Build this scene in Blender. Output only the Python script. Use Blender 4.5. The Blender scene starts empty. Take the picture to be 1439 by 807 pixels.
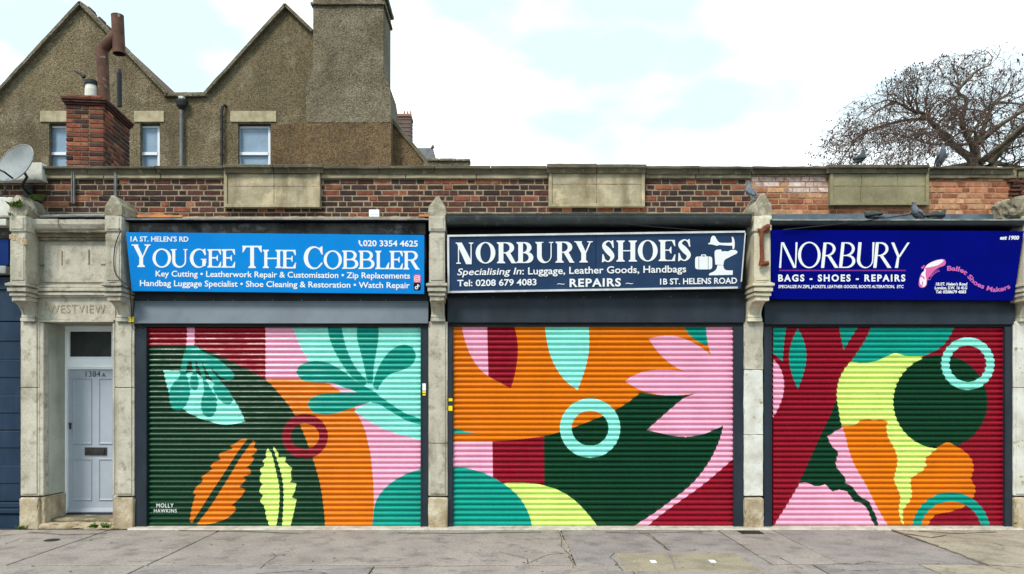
import bpy, bmesh, math, random
from mathutils import Vector, Matrix, noise

scene = bpy.context.scene
COL = scene.collection
R = random.Random(7)

# ------------------------------------------------------------------ camera, world, sun, exposure
F = 1027.0          # focal length in photograph pixels
CX, CY = 705.0, 555.0
CAMY, CAMZ = -9.6, 1.748
cam_data = bpy.data.cameras.new('camera')
cam_data.sensor_width = 36.0
cam_data.lens = F / 1439.0 * 36.0
cam_data.shift_x = (719.5 - CX) / 1439.0
cam_data.shift_y = (CY - 403.5) / 1439.0
cam_data.clip_start = 0.05
cam_data.clip_end = 2000
cam = bpy.data.objects.new('camera', cam_data)
cam.location = (0, CAMY, CAMZ)
cam.rotation_euler = (math.radians(90), 0, 0)
COL.objects.link(cam)
scene.camera = cam

SUN_EL, SUN_AZ = math.radians(50), math.radians(212)     # azimuth clockwise from +Y: behind the camera, to the left
world = bpy.data.worlds.new('World')
scene.world = world
world.use_nodes = True
wn, wl = world.node_tree.nodes, world.node_tree.links
wn.clear()
wout = wn.new('ShaderNodeOutputWorld'); wbg = wn.new('ShaderNodeBackground')
sky = wn.new('ShaderNodeTexSky'); sky.sky_type = 'NISHITA'; sky.sun_disc = False
sky.sun_elevation = SUN_EL; sky.sun_rotation = SUN_AZ
wtc = wn.new('ShaderNodeTexCoord')
wmp = wn.new('ShaderNodeMapping'); wmp.inputs['Scale'].default_value = (1.0, 1.0, 2.2)
wno = wn.new('ShaderNodeTexNoise'); wno.inputs['Scale'].default_value = 1.7; wno.inputs['Detail'].default_value = 6; wno.inputs['Roughness'].default_value = 0.5
wrp = wn.new('ShaderNodeValToRGB')
wrp.color_ramp.elements[0].position = 0.53; wrp.color_ramp.elements[0].color = (0.03, 0.03, 0.03, 1)
wrp.color_ramp.elements[1].position = 0.82; wrp.color_ramp.elements[1].color = (1, 1, 1, 1)
wmx = wn.new('ShaderNodeMix'); wmx.data_type = 'RGBA'
wl.new(wtc.outputs['Generated'], wmp.inputs['Vector']); wl.new(wmp.outputs[0], wno.inputs['Vector'])
wl.new(wno.outputs['Fac'], wrp.inputs['Fac']); wl.new(wrp.outputs['Color'], wmx.inputs['Factor'])
wthin = wn.new('ShaderNodeMix'); wthin.data_type = 'RGBA'; wthin.inputs['Factor'].default_value = 0.96
wl.new(sky.outputs[0], wthin.inputs['A']); wthin.inputs['B'].default_value = (2.65, 3.6, 3.95, 1)     # thin high cloud
wl.new(wthin.outputs['Result'], wmx.inputs['A'])
wmx.inputs['B'].default_value = (9.2, 9.2, 9.2, 1)     # overcast cloud
wl.new(wmx.outputs['Result'], wbg.inputs['Color'])
wbg.inputs['Strength'].default_value = 0.115
wl.new(wbg.outputs[0], wout.inputs['Surface'])

sun_d = bpy.data.lights.new('sun', 'SUN'); sun_d.energy = 1.5; sun_d.angle = math.radians(14); sun_d.color = (1, 0.93, 0.84)
sun = bpy.data.objects.new('sun', sun_d); COL.objects.link(sun)
sdir = Vector((math.sin(SUN_AZ) * math.cos(SUN_EL), math.cos(SUN_AZ) * math.cos(SUN_EL), math.sin(SUN_EL)))
sun.rotation_euler = sdir.to_track_quat('Z', 'Y').to_euler(); sun.location = (-6, -12, 14)
scene.view_settings.view_transform = 'Standard'; scene.view_settings.look = 'None'
scene.view_settings.exposure = 1.38; scene.view_settings.gamma = 1.0

# ------------------------------------------------------------------ measuring helpers
def X(px, Y): return (px - CX) * (Y - CAMY) / F
def Z(py, Y): return CAMZ + (CY - py) * (Y - CAMY) / F
def W(px, py, Y): return (X(px, Y), Y, Z(py, Y))
def G(px, py):                                # a point of the pavement (z = 0)
    D = CAMZ * F / (py - CY)
    return ((px - CX) * D / F, CAMY + D)

# ------------------------------------------------------------------ object helpers
def thing(name, label, cat, loc=(0, 0, 0), rz=0.0, group=None):
    o = bpy.data.objects.new(name, None); COL.objects.link(o)
    o.location = loc; o.rotation_euler = (0, 0, rz); o.empty_display_size = 0.2
    o['label'] = label; o['category'] = cat
    if group: o['group'] = group
    return o
def tag(o, label, cat, group=None):
    o['label'] = label; o['category'] = cat
    if group: o['group'] = group
    return o
def copy_tree(o, parent=None):
    c = o.copy(); COL.objects.link(c)
    if parent: c.parent = parent
    for ch in list(o.children): copy_tree(ch, c)
    return c

def wm(o):
    b = Matrix.Translation(o.location) @ o.rotation_euler.to_matrix().to_4x4()
    return b if o.parent is None else wm(o.parent) @ o.matrix_parent_inverse @ b
def place(o, parent, loc, rz=0.0):        # a piece at a world position under its parent
    COL.objects.link(o); o.location = loc; o.rotation_euler = (0, 0, rz)
    o.parent = parent; o.matrix_parent_inverse = wm(parent).inverted()

class MB:
    """collects geometry, linked as ONE mesh object"""
    def __init__(s): s.v = []; s.f = []; s.m = []
    def quad(s, a, b, c, d, m=0):
        n = len(s.v); s.v += [tuple(a), tuple(b), tuple(c), tuple(d)]; s.f.append((n, n+1, n+2, n+3)); s.m.append(m)
    def poly(s, pts, m=0):
        n = len(s.v); s.v += [tuple(p) for p in pts]; s.f.append(tuple(range(n, n+len(pts)))); s.m.append(m)
    def add(s, vs, fs, m=0):
        n = len(s.v); s.v += [tuple(p) for p in vs]; s.f += [tuple(i+n for i in f) for f in fs]; s.m += [m]*len(fs)
    def box(s, x0, x1, y0, y1, z0, z1, m=0):
        s.add([(x0,y0,z0),(x1,y0,z0),(x1,y1,z0),(x0,y1,z0),(x0,y0,z1),(x1,y0,z1),(x1,y1,z1),(x0,y1,z1)],
              [(0,3,2,1),(4,5,6,7),(0,1,5,4),(1,2,6,5),(2,3,7,6),(3,0,4,7)], m)
    def hexa(s, p, m=0):            # 8 corners: bottom ring 0-3, top ring 4-7
        s.add(p, [(0,3,2,1),(4,5,6,7),(0,1,5,4),(1,2,6,5),(2,3,7,6),(3,0,4,7)], m)
    def prism_y(s, pts, y0, y1, m=0):     # outline in x,z (counter-clockwise seen from -y)
        n = len(pts)
        vs = [(x, y0, z) for x, z in pts] + [(x, y1, z) for x, z in pts]
        fs = [tuple(range(n)), tuple(range(2*n-1, n-1, -1))] + [(i, i+n, (i+1) % n + n, (i+1) % n) for i in range(n)]
        s.add(vs, fs, m)
    def prism_x(s, pts, x0, x1, m=0, seg=1, amp=0.0, seed=0):     # profile in y,z
        n = len(pts); vs = []
        for k in range(seg+1):
            x = x0 + (x1-x0)*k/seg
            for j, (y, z) in enumerate(pts):
                if amp:
                    q = Vector((x*6+seed, y*9, z*9))
                    d = noise.noise_vector(q)*amp + noise.noise_vector(q*3.1)*amp*0.5
                    vs.append((x+ (d.x if 0 < k < seg else 0), y+d.y, z+d.z))
                else: vs.append((x, y, z))
        fs = [tuple(range(n-1, -1, -1)), tuple(range(seg*n, seg*n+n))]
        for k in range(seg):
            for i in range(n):
                a = k*n+i; b = k*n+(i+1) % n
                fs.append((a, b, b+n, a+n))
        s.add(vs, fs, m)
    def stone(s, x0, x1, y0, y1, z0, z1, seg=0.05, amp=0.004, r=0.008, m=0, seed=0.0, chip=0.0):
        """a block with worn, rounded, slightly uneven faces"""
        nx = max(2, min(60, round((x1-x0)/seg))); ny = max(2, min(40, round((y1-y0)/seg))); nz = max(2, min(60, round((z1-z0)/seg)))
        def lin(a, b, n):
            L = [a, a+min(r, (b-a)*.3)] + [a+(b-a)*i/n for i in range(1, n)] + [b-min(r, (b-a)*.3), b]
            return L
        xs, ys, zs = lin(x0, x1, nx), lin(y0, y1, ny), lin(z0, z1, nz)
        idx = {}; vs = []; fs = []
        def vert(i, j, k):
            key = (i, j, k)
            if key in idx: return idx[key]
            p = Vector((xs[i], ys[j], zs[k]))
            c = Vector((min(max(p.x, x0+r), x1-r), min(max(p.y, y0+r), y1-r), min(max(p.z, z0+r), z1-r)))
            d = p-c
            onedge = sum(1 for t in (abs(d.x), abs(d.y), abs(d.z)) if t > 1e-6)
            if d.length > 1e-7: p = c+d.normalized()*r*(1.0 if onedge == 1 else 1.0)
            q = Vector((p.x*5+seed, p.y*5+seed*.7, p.z*5))
            n1 = noise.noise_vector(q)+noise.noise_vector(q*3.7)*.6
            p = p+n1*amp
            if chip:
                e = noise.noise(q*2.3+Vector((9, 3, 1)))
                if e > 0.15 and onedge >= 2:
                    ctr = Vector(((x0+x1)/2, (y0+y1)/2, (z0+z1)/2))
                    p = p+(ctr-p).normalized()*min(.05, chip*(e-.15)*3)
            idx[key] = len(vs); vs.append(p); return idx[key]
        I, J, K = len(xs)-1, len(ys)-1, len(zs)-1
        for i in range(I):
            for j in range(J):
                fs.append((vert(i,j,0), vert(i,j+1,0), vert(i+1,j+1,0), vert(i+1,j,0)))
                fs.append((vert(i,j,K), vert(i+1,j,K), vert(i+1,j+1,K), vert(i,j+1,K)))
            for k in range(K):
                fs.append((vert(i,0,k), vert(i+1,0,k), vert(i+1,0,k+1), vert(i,0,k+1)))
                fs.append((vert(i,J,k), vert(i,J,k+1), vert(i+1,J,k+1), vert(i+1,J,k)))
        for j in range(J):
            for k in range(K):
                fs.append((vert(0,j,k), vert(0,j,k+1), vert(0,j+1,k+1), vert(0,j+1,k)))
                fs.append((vert(I,j,k), vert(I,j+1,k), vert(I,j+1,k+1), vert(I,j,k+1)))
        s.add(vs, fs, m)
    def tube(s, pts, rad, n=8, m=0, caps=True):
        pts = [Vector(p) for p in pts]
        if not isinstance(rad, (list, tuple)): rad = [rad]*len(pts)
        base = len(s.v); N = len(pts); ref = None
        for i, p in enumerate(pts):
            t = (pts[min(i+1, N-1)]-pts[max(i-1, 0)])
            t = t.normalized() if t.length > 1e-9 else Vector((0, 0, 1))
            if ref is None: ref = Vector((1, 0, 0)) if abs(t.x) < .8 else Vector((0, 1, 0))
            u = (ref-t*ref.dot(t))
            u = u.normalized() if u.length > 1e-6 else t.orthogonal().normalized()
            ref = u; w = t.cross(u)
            for k in range(n):
                a = 2*math.pi*k/n
                s.v.append(tuple(p+(u*math.cos(a)+w*math.sin(a))*rad[i]))
        for i in range(N-1):
            for k in range(n):
                a = base+i*n+k; b = base+i*n+(k+1) % n
                s.f.append((a, b, b+n, a+n)); s.m.append(m)
        if caps:
            s.f.append(tuple(base+k for k in range(n-1, -1, -1))); s.m.append(m)
            s.f.append(tuple(base+(N-1)*n+k for k in range(n))); s.m.append(m)
    def rings(s, rings, m=0, close=True):
        """loft through rings of equally many points"""
        n = len(rings[0]); base = len(s.v)
        for r_ in rings: s.v += [tuple(p) for p in r_]
        for i in range(len(rings)-1):
            for k in range(n):
                a = base+i*n+k; b = base+i*n+(k+1) % n
                s.f.append((a, b, b+n, a+n)); s.m.append(m)
        if close:
            s.f.append(tuple(base+k for k in range(n-1, -1, -1))); s.m.append(m)
            s.f.append(tuple(base+(len(rings)-1)*n+k for k in range(n))); s.m.append(m)
    def mesh(s, name, mats, smooth=False):
        me = bpy.data.meshes.new(name); me.from_pydata(s.v, [], s.f)
        if not isinstance(mats, (list, tuple)): mats = [mats]
        for q in mats: me.materials.append(q)
        if len(mats) > 1: me.polygons.foreach_set('material_index', s.m)
        if smooth: me.polygons.foreach_set('use_smooth', [True]*len(me.polygons))
        me.update(); return me
    def build(s, name, mats, parent=None, smooth=False, kind=None, label=None, local=False):
        o = bpy.data.objects.new(name, s.mesh(name, mats, smooth)); COL.objects.link(o)
        if parent is not None:
            o.parent = parent
            if not local: o.matrix_parent_inverse = wm(parent).inverted()
        if kind: o['kind'] = kind
        if label: o['label'] = label
        return o

# ------------------------------------------------------------------ materials
def mat(name, c1, c2=None, scale=3.0, lo=.4, hi=.65, fine=.25, fscale=60, rough=.8, bump=.3, bscale=60, bdist=.01,
        streak=0.0, streak_col=(.03, .03, .025), sscale=4.0, rnd=0.0, spec=.3, metal=0.0, c3=None, c3scale=9, c3lo=.6, c3hi=.7, voro=0.0, coat=0.0):
    m = bpy.data.materials.new(name); m.use_nodes = True
    n, l = m.node_tree.nodes, m.node_tree.links
    b = n['Principled BSDF']
    b.inputs['Roughness'].default_value = rough; b.inputs['Metallic'].default_value = metal
    b.inputs['Specular IOR Level'].default_value = spec
    if coat: b.inputs['Coat Weight'].default_value = coat; b.inputs['Coat Roughness'].default_value = .15
    geo = n.new('ShaderNodeNewGeometry'); pos = geo.outputs['Position']
    oi = None
    if rnd:
        oi = n.new('ShaderNodeObjectInfo')
        ad = n.new('ShaderNodeVectorMath'); ad.operation = 'ADD'
        sc = n.new('ShaderNodeVectorMath'); sc.operation = 'SCALE'; sc.inputs[0].default_value = (37, 11, 23)
        l.new(oi.outputs['Random'], sc.inputs['Scale']); l.new(pos, ad.inputs[0]); l.new(sc.outputs[0], ad.inputs[1]); pos = ad.outputs[0]
    def noise_n(scale_, detail=5, rough_=.6, vec=None):
        t = n.new('ShaderNodeTexNoise'); t.inputs['Scale'].default_value = scale_; t.inputs['Detail'].default_value = detail
        t.inputs['Roughness'].default_value = rough_; l.new(vec or pos, t.inputs['Vector']); return t.outputs['Fac']
    def remap(sock, a, b_, lo_=0.0, hi_=1.0):
        r_ = n.new('ShaderNodeMapRange'); r_.inputs['From Min'].default_value = a; r_.inputs['From Max'].default_value = b_
        r_.inputs['To Min'].default_value = lo_; r_.inputs['To Max'].default_value = hi_; l.new(sock, r_.inputs['Value']); return r_.outputs['Result']
    def mix(fac, a, b_, kind='MIX'):
        x = n.new('ShaderNodeMix'); x.data_type = 'RGBA'; x.blend_type = kind
        for nm, v in (('Factor', fac), ('A', a), ('B', b_)):
            if isinstance(v, (int, float)): x.inputs[nm].default_value = v
            elif isinstance(v, tuple): x.inputs[nm].default_value = (*v[:3], 1)
            else: l.new(v, x.inputs[nm])
        return x.outputs['Result']
    col = c1
    if c2: col = mix(remap(noise_n(scale), lo, hi), c1, c2)
    if c3: col = mix(remap(noise_n(c3scale, 6, .65), c3lo, c3hi), col, c3)
    if fine:
        g = remap(noise_n(fscale, 3, .7), .25, .75, 1-fine, 1+fine)
        cg = n.new('ShaderNodeCombineColor')
        for k in range(3): l.new(g, cg.inputs[k])
        col = mix(1.0, col, cg.outputs[0], 'MULTIPLY')
    if voro:
        v = n.new('ShaderNodeTexVoronoi'); v.inputs['Scale'].default_value = voro; l.new(pos, v.inputs['Vector'])
        sp = n.new('ShaderNodeSeparateColor'); l.new(v.outputs['Color'], sp.inputs[0])
        g = remap(sp.outputs[0], 0, 1, .5, 1.6)
        cg = n.new('ShaderNodeCombineColor')
        for k in range(3): l.new(g, cg.inputs[k])
        col = mix(1.0, col, cg.outputs[0], 'MULTIPLY')
    if rnd:
        g = remap(oi.outputs['Random'], 0, 1, 1-rnd, 1+rnd)
        cg = n.new('ShaderNodeCombineColor')
        for k in range(3): l.new(g, cg.inputs[k])
        col = mix(1.0, col, cg.outputs[0], 'MULTIPLY')
    if streak:
        mp = n.new('ShaderNodeMapping'); mp.inputs['Scale'].default_value = (1, 1, .13); l.new(geo.outputs['Position'], mp.inputs['Vector'])
        st = remap(noise_n(sscale, 6, .65, mp.outputs[0]), .5, .72, 0, streak)
        col = mix(st, col, streak_col)
    if isinstance(col, tuple): b.inputs['Base Color'].default_value = (*col[:3], 1)
    else: l.new(col, b.inputs['Base Color'])
    if bump:
        bp = n.new('ShaderNodeBump'); bp.inputs['Strength'].default_value = bump; bp.inputs['Distance'].default_value = bdist
        if voro:
            l.new(v.outputs['Distance'], bp.inputs['Height']); bp.invert = True
        else: l.new(noise_n(bscale, 5, .65), bp.inputs['Height'])
        l.new(bp.outputs[0], b.inputs['Normal'])
    if rough < .75:
        l.new(remap(noise_n(7, 5, .6), .3, .7, max(.05, rough-.08), min(1, rough+.14)), b.inputs['Roughness'])
    return m
def S(r, g, b): # sRGB 0-255 -> linear
    return tuple((c/255/12.92 if c/255 <= .04045 else ((c/255+.055)/1.055)**2.4) for c in (r, g, b))

M = {}
M['stone'] = mat('pale_stone', S(184,178,162), S(160,154,138), scale=2.2, fine=.16, fscale=45, bump=.55, bscale=28, streak=.7, streak_col=S(108,102,86), c3=S(124,116,98), c3scale=9, c3lo=.52, c3hi=.74)
M['cap_stone'] = mat('lichened_cap_stone', S(146,138,118), S(116,108,90), scale=5, fine=.25, bump=.7, bscale=22, streak=.5, streak_col=S(70,66,54), c3=S(178,172,154), c3scale=7, c3lo=.5, c3hi=.62)
M['worn'] = mat('crumbled_sandstone', S(170,150,118), S(140,116,86), scale=12, fine=.3, bump=.8, bscale=30)
M['stone_dark'] = mat('weathered_stone', S(128,118,96), S(92,86,68), scale=5, fine=.25, bump=.5, bscale=30, streak=.6, streak_col=S(60,56,44), c3=S(152,144,124), c3scale=7, c3lo=.55, c3hi=.66)
M['panel_stone'] = mat('panel_stone', S(172,160,134), S(140,128,102), scale=2.6, fine=.2, bump=.4, bscale=30, streak=.8, streak_col=S(92,82,58), sscale=3, c3=S(186,170,138), c3scale=5, c3lo=.52, c3hi=.64)
M['panel_green'] = mat('greenish_panel_stone', S(142,134,106), S(116,110,84), scale=2.2, fine=.2, bump=.4, bscale=30, streak=.3, streak_col=S(90,84,58), c3=S(152,142,104), c3scale=4, c3lo=.5, c3hi=.75)
M['coping'] = mat('lichened_coping', S(102,93,74), S(70,66,52), scale=4, fine=.3, bump=.5, bscale=30, c3=S(132,122,96), c3scale=8, c3lo=.56, c3hi=.7)
M['white_stone'] = mat('peeling_white_paint', S(204,204,196), S(180,176,164), scale=4, fine=.1, bump=.4, bscale=25, c3=S(150,138,112), c3scale=10, c3lo=.62, c3hi=.66)
M['plinth'] = mat('stained_plinth', S(172,158,132), S(136,118,92), scale=4, fine=.3, bump=.5, bscale=25, c3=S(196,188,170), c3scale=6, c3lo=.5, c3hi=.75)
M['mortar'] = mat('brick_mortar', S(148,132,108), S(114,100,82), scale=7, fine=.3, bump=.5, bscale=50)
M['mortar_light'] = mat('pale_brick_mortar', S(170,134,104), S(140,104,78), scale=7, fine=.3, bump=.5)
BK = dict(scale=14, fine=.3, fscale=70, bump=.6, bscale=45, rnd=.28, rough=.9, spec=.15)
M['b_dark'] = mat('brick_dark', S(66,50,46), S(50,42,40), **BK)
M['b_brown'] = mat('brick_brown', S(86,56,48), S(66,44,40), **BK)
M['b_red'] = mat('brick_red', S(130,76,58), S(98,56,46), **BK)
M['b_orange'] = mat('brick_orange', S(146,92,68), S(120,72,54), **BK)
M['b_flame'] = mat('brick_flame', S(168,116,88), S(142,92,70), **BK)
M['b_peach'] = mat('brick_peach', S(186,144,110), S(160,116,84), **BK)
M['b_white'] = mat('brick_whitened', S(200,186,180), S(164,128,114), **BK)
M['render'] = mat('pebbledash', S(120,107,82), S(99,88,66), scale=.7, fine=.3, fscale=25, rough=.95, bump=1.0, bdist=.03, voro=42, c3=S(136,124,100), c3scale=1.2, c3lo=.5, c3hi=.66, streak=.6, streak_col=S(76,68,52), sscale=1.0)
M['render_grey'] = mat('grey_pebbledash', S(120,110,90), S(98,90,72), scale=.9, fine=.3, fscale=25, rough=.95, bump=1.0, bdist=.03, voro=42, c3=S(132,124,106), c3scale=1.6, c3lo=.5, c3hi=.7)
M['render_red'] = mat('ruddy_pebbledash', S(114,94,68), S(94,78,56), scale=1.2, fine=.3, fscale=25, rough=.95, bump=1.0, bdist=.03, voro=42)
M['lintel'] = mat('house_lintel', S(172,160,132), S(144,132,104), scale=4, fine=.2, bump=.3, streak=.5, streak_col=S(96,86,64))
M['upvc'] = mat('white_frame', S(244,246,248), S(234,236,240), scale=3, fine=.03, rough=.4, bump=0)
M['upvc_house'] = mat('house_window_frame', S(216,220,226), None, fine=.03, rough=.45, bump=0)
M['slate'] = mat('slate_metal', S(38,46,56), S(32,38,46), scale=3, fine=.08, rough=.42, bump=.05, streak=.25, streak_col=S(70,74,76), spec=.2)
M['slate_pale'] = mat('pale_slate_metal', S(92,102,112), S(80,90,100), scale=1.5, fine=.05, rough=.38, bump=.03, streak=.12, streak_col=S(74,82,90), spec=.5)  # paler grey for the left roller box and its lip
M['slate_dark'] = mat('dark_board', S(36,42,48), S(28,32,38), scale=3, fine=.15, rough=.6, bump=.1)
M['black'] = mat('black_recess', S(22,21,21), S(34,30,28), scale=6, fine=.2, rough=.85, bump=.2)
M['timber'] = mat('weathered_timber', S(84,78,72), S(46,42,38), scale=5, fine=.3, rough=.9, bump=.4, c3=S(116,110,104), c3scale=7, c3lo=.55, c3hi=.68)
M['gutter'] = mat('gutter_metal', S(52,58,58), S(36,40,42), scale=4, fine=.2, rough=.45, bump=.1, c3=S(80,84,82), c3scale=9, c3lo=.58, c3hi=.7, spec=.5)
M['lead'] = mat('lead_flashing', S(150,152,150), S(110,114,114), scale=7, fine=.15, rough=.55, bump=.4, bscale=18)
M['lead_blue'] = mat('blue_grey_flashing', S(96,110,120), S(72,84,92), scale=5, fine=.15, rough=.55, bump=.3)
M['rust_flash'] = mat('orange_stained_mortar', S(176,112,64), S(120,92,70), scale=6, fine=.3, rough=.9, bump=.5)
M['rust'] = mat('rusty_iron', S(128,66,38), S(88,50,36), scale=9, fine=.3, rough=.85, bump=.4)
M['flue'] = mat('rusty_flue', S(96,64,50), S(68,46,38), scale=6, fine=.2, rough=.75, bump=.25, c3=S(158,142,130), c3scale=5, c3lo=.6, c3hi=.68)
M['navy_paint'] = mat('navy_paint', S(30,48,70), S(22,40,60), scale=2, fine=.1, rough=.5, bump=.1, streak=.3, streak_col=S(48,70,92), spec=.25)
M['navy_sign'] = mat('left_sign_blue', S(12,44,104), S(10,36,88), scale=2, fine=.05, rough=.5, bump=0, spec=.1)
M['grey_door'] = mat('grey_door_paint', S(160,167,178), S(150,158,169), scale=2, fine=.04, rough=.45, bump=.06, bscale=90)
M['threshold'] = mat('dark_threshold', S(48,50,62), None, fine=.1, rough=.5, bump=.05)
M['metal_dark'] = mat('dark_metal', S(70,68,66), S(50,48,46), scale=20, fine=.1, rough=.45, metal=.6, bump=.05)
M['render_reveal'] = mat('painted_reveal', S(178,180,168), S(150,154,140), scale=1.6, fine=.1, bump=.25, streak=.45, streak_col=S(106,106,90))
M['pigeon_grey'] = mat('pigeon_feathers', S(112,116,124), S(76,80,90), scale=16, fine=.1, fscale=90, rough=.8, bump=.1, rnd=.15)
M['pigeon_dark'] = mat('pigeon_dark_feathers', S(56,58,66), S(44,62,56), scale=30, fine=.1, rough=.6, bump=.1)
M['pigeon_pale'] = mat('pigeon_pale_feathers', S(176,176,176), S(110,112,118), scale=20, fine=.1, rough=.8, bump=.1)
M['pink_leg'] = mat('pigeon_leg', S(150,80,74), None, fine=0, bump=0)
M['dish'] = mat('dish_grey', S(136,142,142), S(120,126,126), scale=5, fine=.08, rough=.5, bump=.05)
M['black_plastic'] = mat('black_plastic', S(34,34,36), None, fine=.1, rough=.5, bump=0)
M['leaf'] = mat('weed_leaf', S(92,120,44), S(66,92,34), scale=30, fine=.1, rough=.7, bump=0, rnd=.1)
M['moss'] = mat('moss', S(82,92,40), S(58,66,32), scale=30, fine=.3, rough=1, bump=.6)
M['bark'] = mat('grey_bark', S(112,102,86), S(76,66,56), scale=4, fine=.3, fscale=30, rough=.9, bump=.6, bscale=25, c3=S(124,116,84), c3scale=3, c3lo=.55, c3hi=.7)
M['twig'] = mat('brown_twig', S(98,80,72), S(78,64,58), scale=2, fine=.2, rough=.9, bump=0)
M['seed'] = mat('dry_seed_cluster', S(92,62,54), S(74,52,48), scale=9, fine=.2, rough=.9, bump=0)
M['roof_tile'] = mat('roof_tile', S(98,66,56), S(78,60,54), scale=3, fine=.3, rough=.85, bump=.4)
M['far_grey'] = mat('far_slate', S(120,122,126), S(98,98,102), scale=3, fine=.2, bump=.2)
M['far_brick'] = mat('far_brick', S(112,96,90), S(100,86,82), scale=3, fine=.25, bump=.3)
M['far_dark'] = mat('far_brick_dark', S(100,84,78), S(90,72,66), scale=3, fine=.25, bump=.3)
M['far_pot'] = mat('far_pot', S(142,104,88), None, fine=.2, bump=.1)
PV = dict(streak=0, fine=.30, fscale=34, rough=.9, bump=.3, bscale=80, bdist=.004, spec=.2)
M['pave_a'] = mat('grey_concrete', S(148,139,132), S(132,124,118), scale=1.3, c3=S(113,106,103), c3scale=3.5, c3lo=.5, c3hi=.68, **PV)
M['pave_b'] = mat('buff_concrete', S(156,146,130), S(140,131,116), scale=1.5, c3=S(121,112,99), c3scale=3.5, c3lo=.5, c3hi=.68, **PV)
M['pave_c'] = mat('mauve_concrete', S(142,134,130), S(126,119,116), scale=1.8, c3=S(112,105,103), c3scale=3.5, c3lo=.5, c3hi=.68, **PV)
M['patch'] = mat('rough_patch_concrete', S(148,138,118), S(128,119,102), scale=3, fine=.35, fscale=70, rough=.95, bump=.7, bscale=55)
M['dirt'] = mat('joint_dirt', S(72,66,56), S(54,50,44), scale=8, fine=.3, bump=.4)
M['sill'] = mat('pale_mortar_sill', S(188,182,170), S(160,152,138), scale=5, fine=.2, bump=.5, bscale=30, c3=S(134,126,112), c3scale=9, c3lo=.58, c3hi=.68)
M['asphalt'] = mat('asphalt', S(70,70,72), S(60,60,62), scale=1.5, fine=.25, bump=.4, bscale=90)
M['grime'] = mat('dirt_film', S(108,98,86), S(92,84,72), scale=9, fine=.3, bump=.2)
M['kerb'] = mat('kerb_stone', S(140,136,130), S(120,116,110), scale=3, fine=.2, bump=.3)
M['earth'] = mat('earth', S(92,88,80), S(76,78,62), scale=.4, fine=.2, bump=.3)
M['white_paint'] = mat('white_vinyl', S(238,240,242), None, fine=.02, rough=.45, bump=0)
M['white_box'] = mat('white_plastic_box', S(226,228,232), None, fine=.03, rough=.5, bump=0)
M['yellow'] = mat('yellow_tag', S(232,200,20), None, fine=.05, rough=.5, bump=0)
M['carved'] = mat('carved_dirt_shade', S(148,139,118), S(170,160,138), scale=9, fine=.2, bump=.2)  # dirt and the shade of carving put into one darker letter colour
M['concrete_roof'] = mat('flat_roof_felt', S(70,72,74), S(56,58,60), scale=2, fine=.2, bump=.2)
# glass
def glass(name, base, rough=.05):
    g = mat(name, base, None, fine=0, rough=rough, bump=0, spec=.8)
    for l_ in list(g.node_tree.links):
        if l_.to_socket.name == 'Roughness': g.node_tree.links.remove(l_)
    return g
M['glass_dark'] = mat('dark_dusty_glass', S(52,56,52), S(40,44,42), scale=6, fine=.2, fscale=40, rough=.5, bump=0, spec=.25)
M['cream'] = mat('cream_painted_stone', S(208,200,176), S(180,170,144), scale=3, fine=.14, bump=.4, bscale=30, streak=.4, streak_col=S(120,108,84), c3=S(224,218,200), c3scale=6, c3lo=.5, c3hi=.7)
M['glass_frost'] = mat('frosted_glass', S(118,138,158), S(128,150,170), scale=1.5, fine=.04, rough=.25, bump=.1, spec=.6)
# mural paints
def paint(name, rgb): return mat('paint_'+name, S(*rgb), tuple(c*.9 for c in S(*rgb)), scale=2.2, fine=.05, fscale=30, rough=.26, bump=.04, streak=.22, streak_col=tuple(c*.65+.015 for c in S(*rgb)), sscale=9, spec=.2)
PAINTS = ['green', 'maroon', 'pink', 'orange', 'aqua', 'teal', 'lime', 'white']
PM = [paint('green', (6,56,32)), paint('maroon', (136,12,34)), paint('pink', (232,164,190)), paint('orange', (212,114,6)),
      paint('aqua', (140,224,208)), paint('teal', (6,146,130)), paint('lime', (206,232,124)), paint('white', (235,238,235))]
PI = {n: i for i, n in enumerate(PAINTS)}
# ------------------------------------------------------------------ flat shapes by scan lines (painted areas, lettering)
def smooth_poly(pts, sub=6, corner=50):
    """rounds gentle vertices of an outline, keeps sharp ones"""
    n = len(pts); P = [Vector(p) for p in pts]; sharp = []
    for i in range(n):
        a = P[i]-P[i-1]; b = P[(i+1) % n]-P[i]
        if a.length < 1e-9 or b.length < 1e-9: sharp.append(True); continue
        sharp.append(math.degrees(a.angle(b)) > corner)
    out = []
    for i in range(n):
        p0, p1, p2, p3 = P[i-1], P[i], P[(i+1) % n], P[(i+2) % n]
        d = p2-p1
        def tan(a, b, c, sh): # tangent at b
            if sh: return None
            t = (c-a); return t.normalized()*d.length if t.length > 1e-9 else d
        t1 = tan(p0, p1, p2, sharp[i]); t2 = tan(p1, p2, p3, sharp[(i+1) % n])
        if t1 is None and t2 is None: out.append((p1.x, p1.y)); continue
        if t1 is None: t1 = (d*1.5-t2*.5)
        if t2 is None: t2 = (d*1.5-t1*.5)
        for k in range(sub):
            s = k/sub; h = (2*s**3-3*s*s+1, s**3-2*s*s+s, -2*s**3+3*s*s, s**3-s*s)
            q = p1*h[0]+t1*h[1]+p2*h[2]+t2*h[3]; out.append((q.x, q.y))
    return out
def ell(cx, cy, rx, ry, n=56, p=2.0):
    o = []
    for i in range(n):
        a = 2*math.pi*i/n; c, s = math.cos(a), math.sin(a)
        o.append((cx+rx*math.copysign(abs(c)**(2/p), c), cy+ry*math.copysign(abs(s)**(2/p), s)))
    return o
def rect(x0, y0, x1, y1): return [(x0, y0), (x1, y0), (x1, y1), (x0, y1)]
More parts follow.
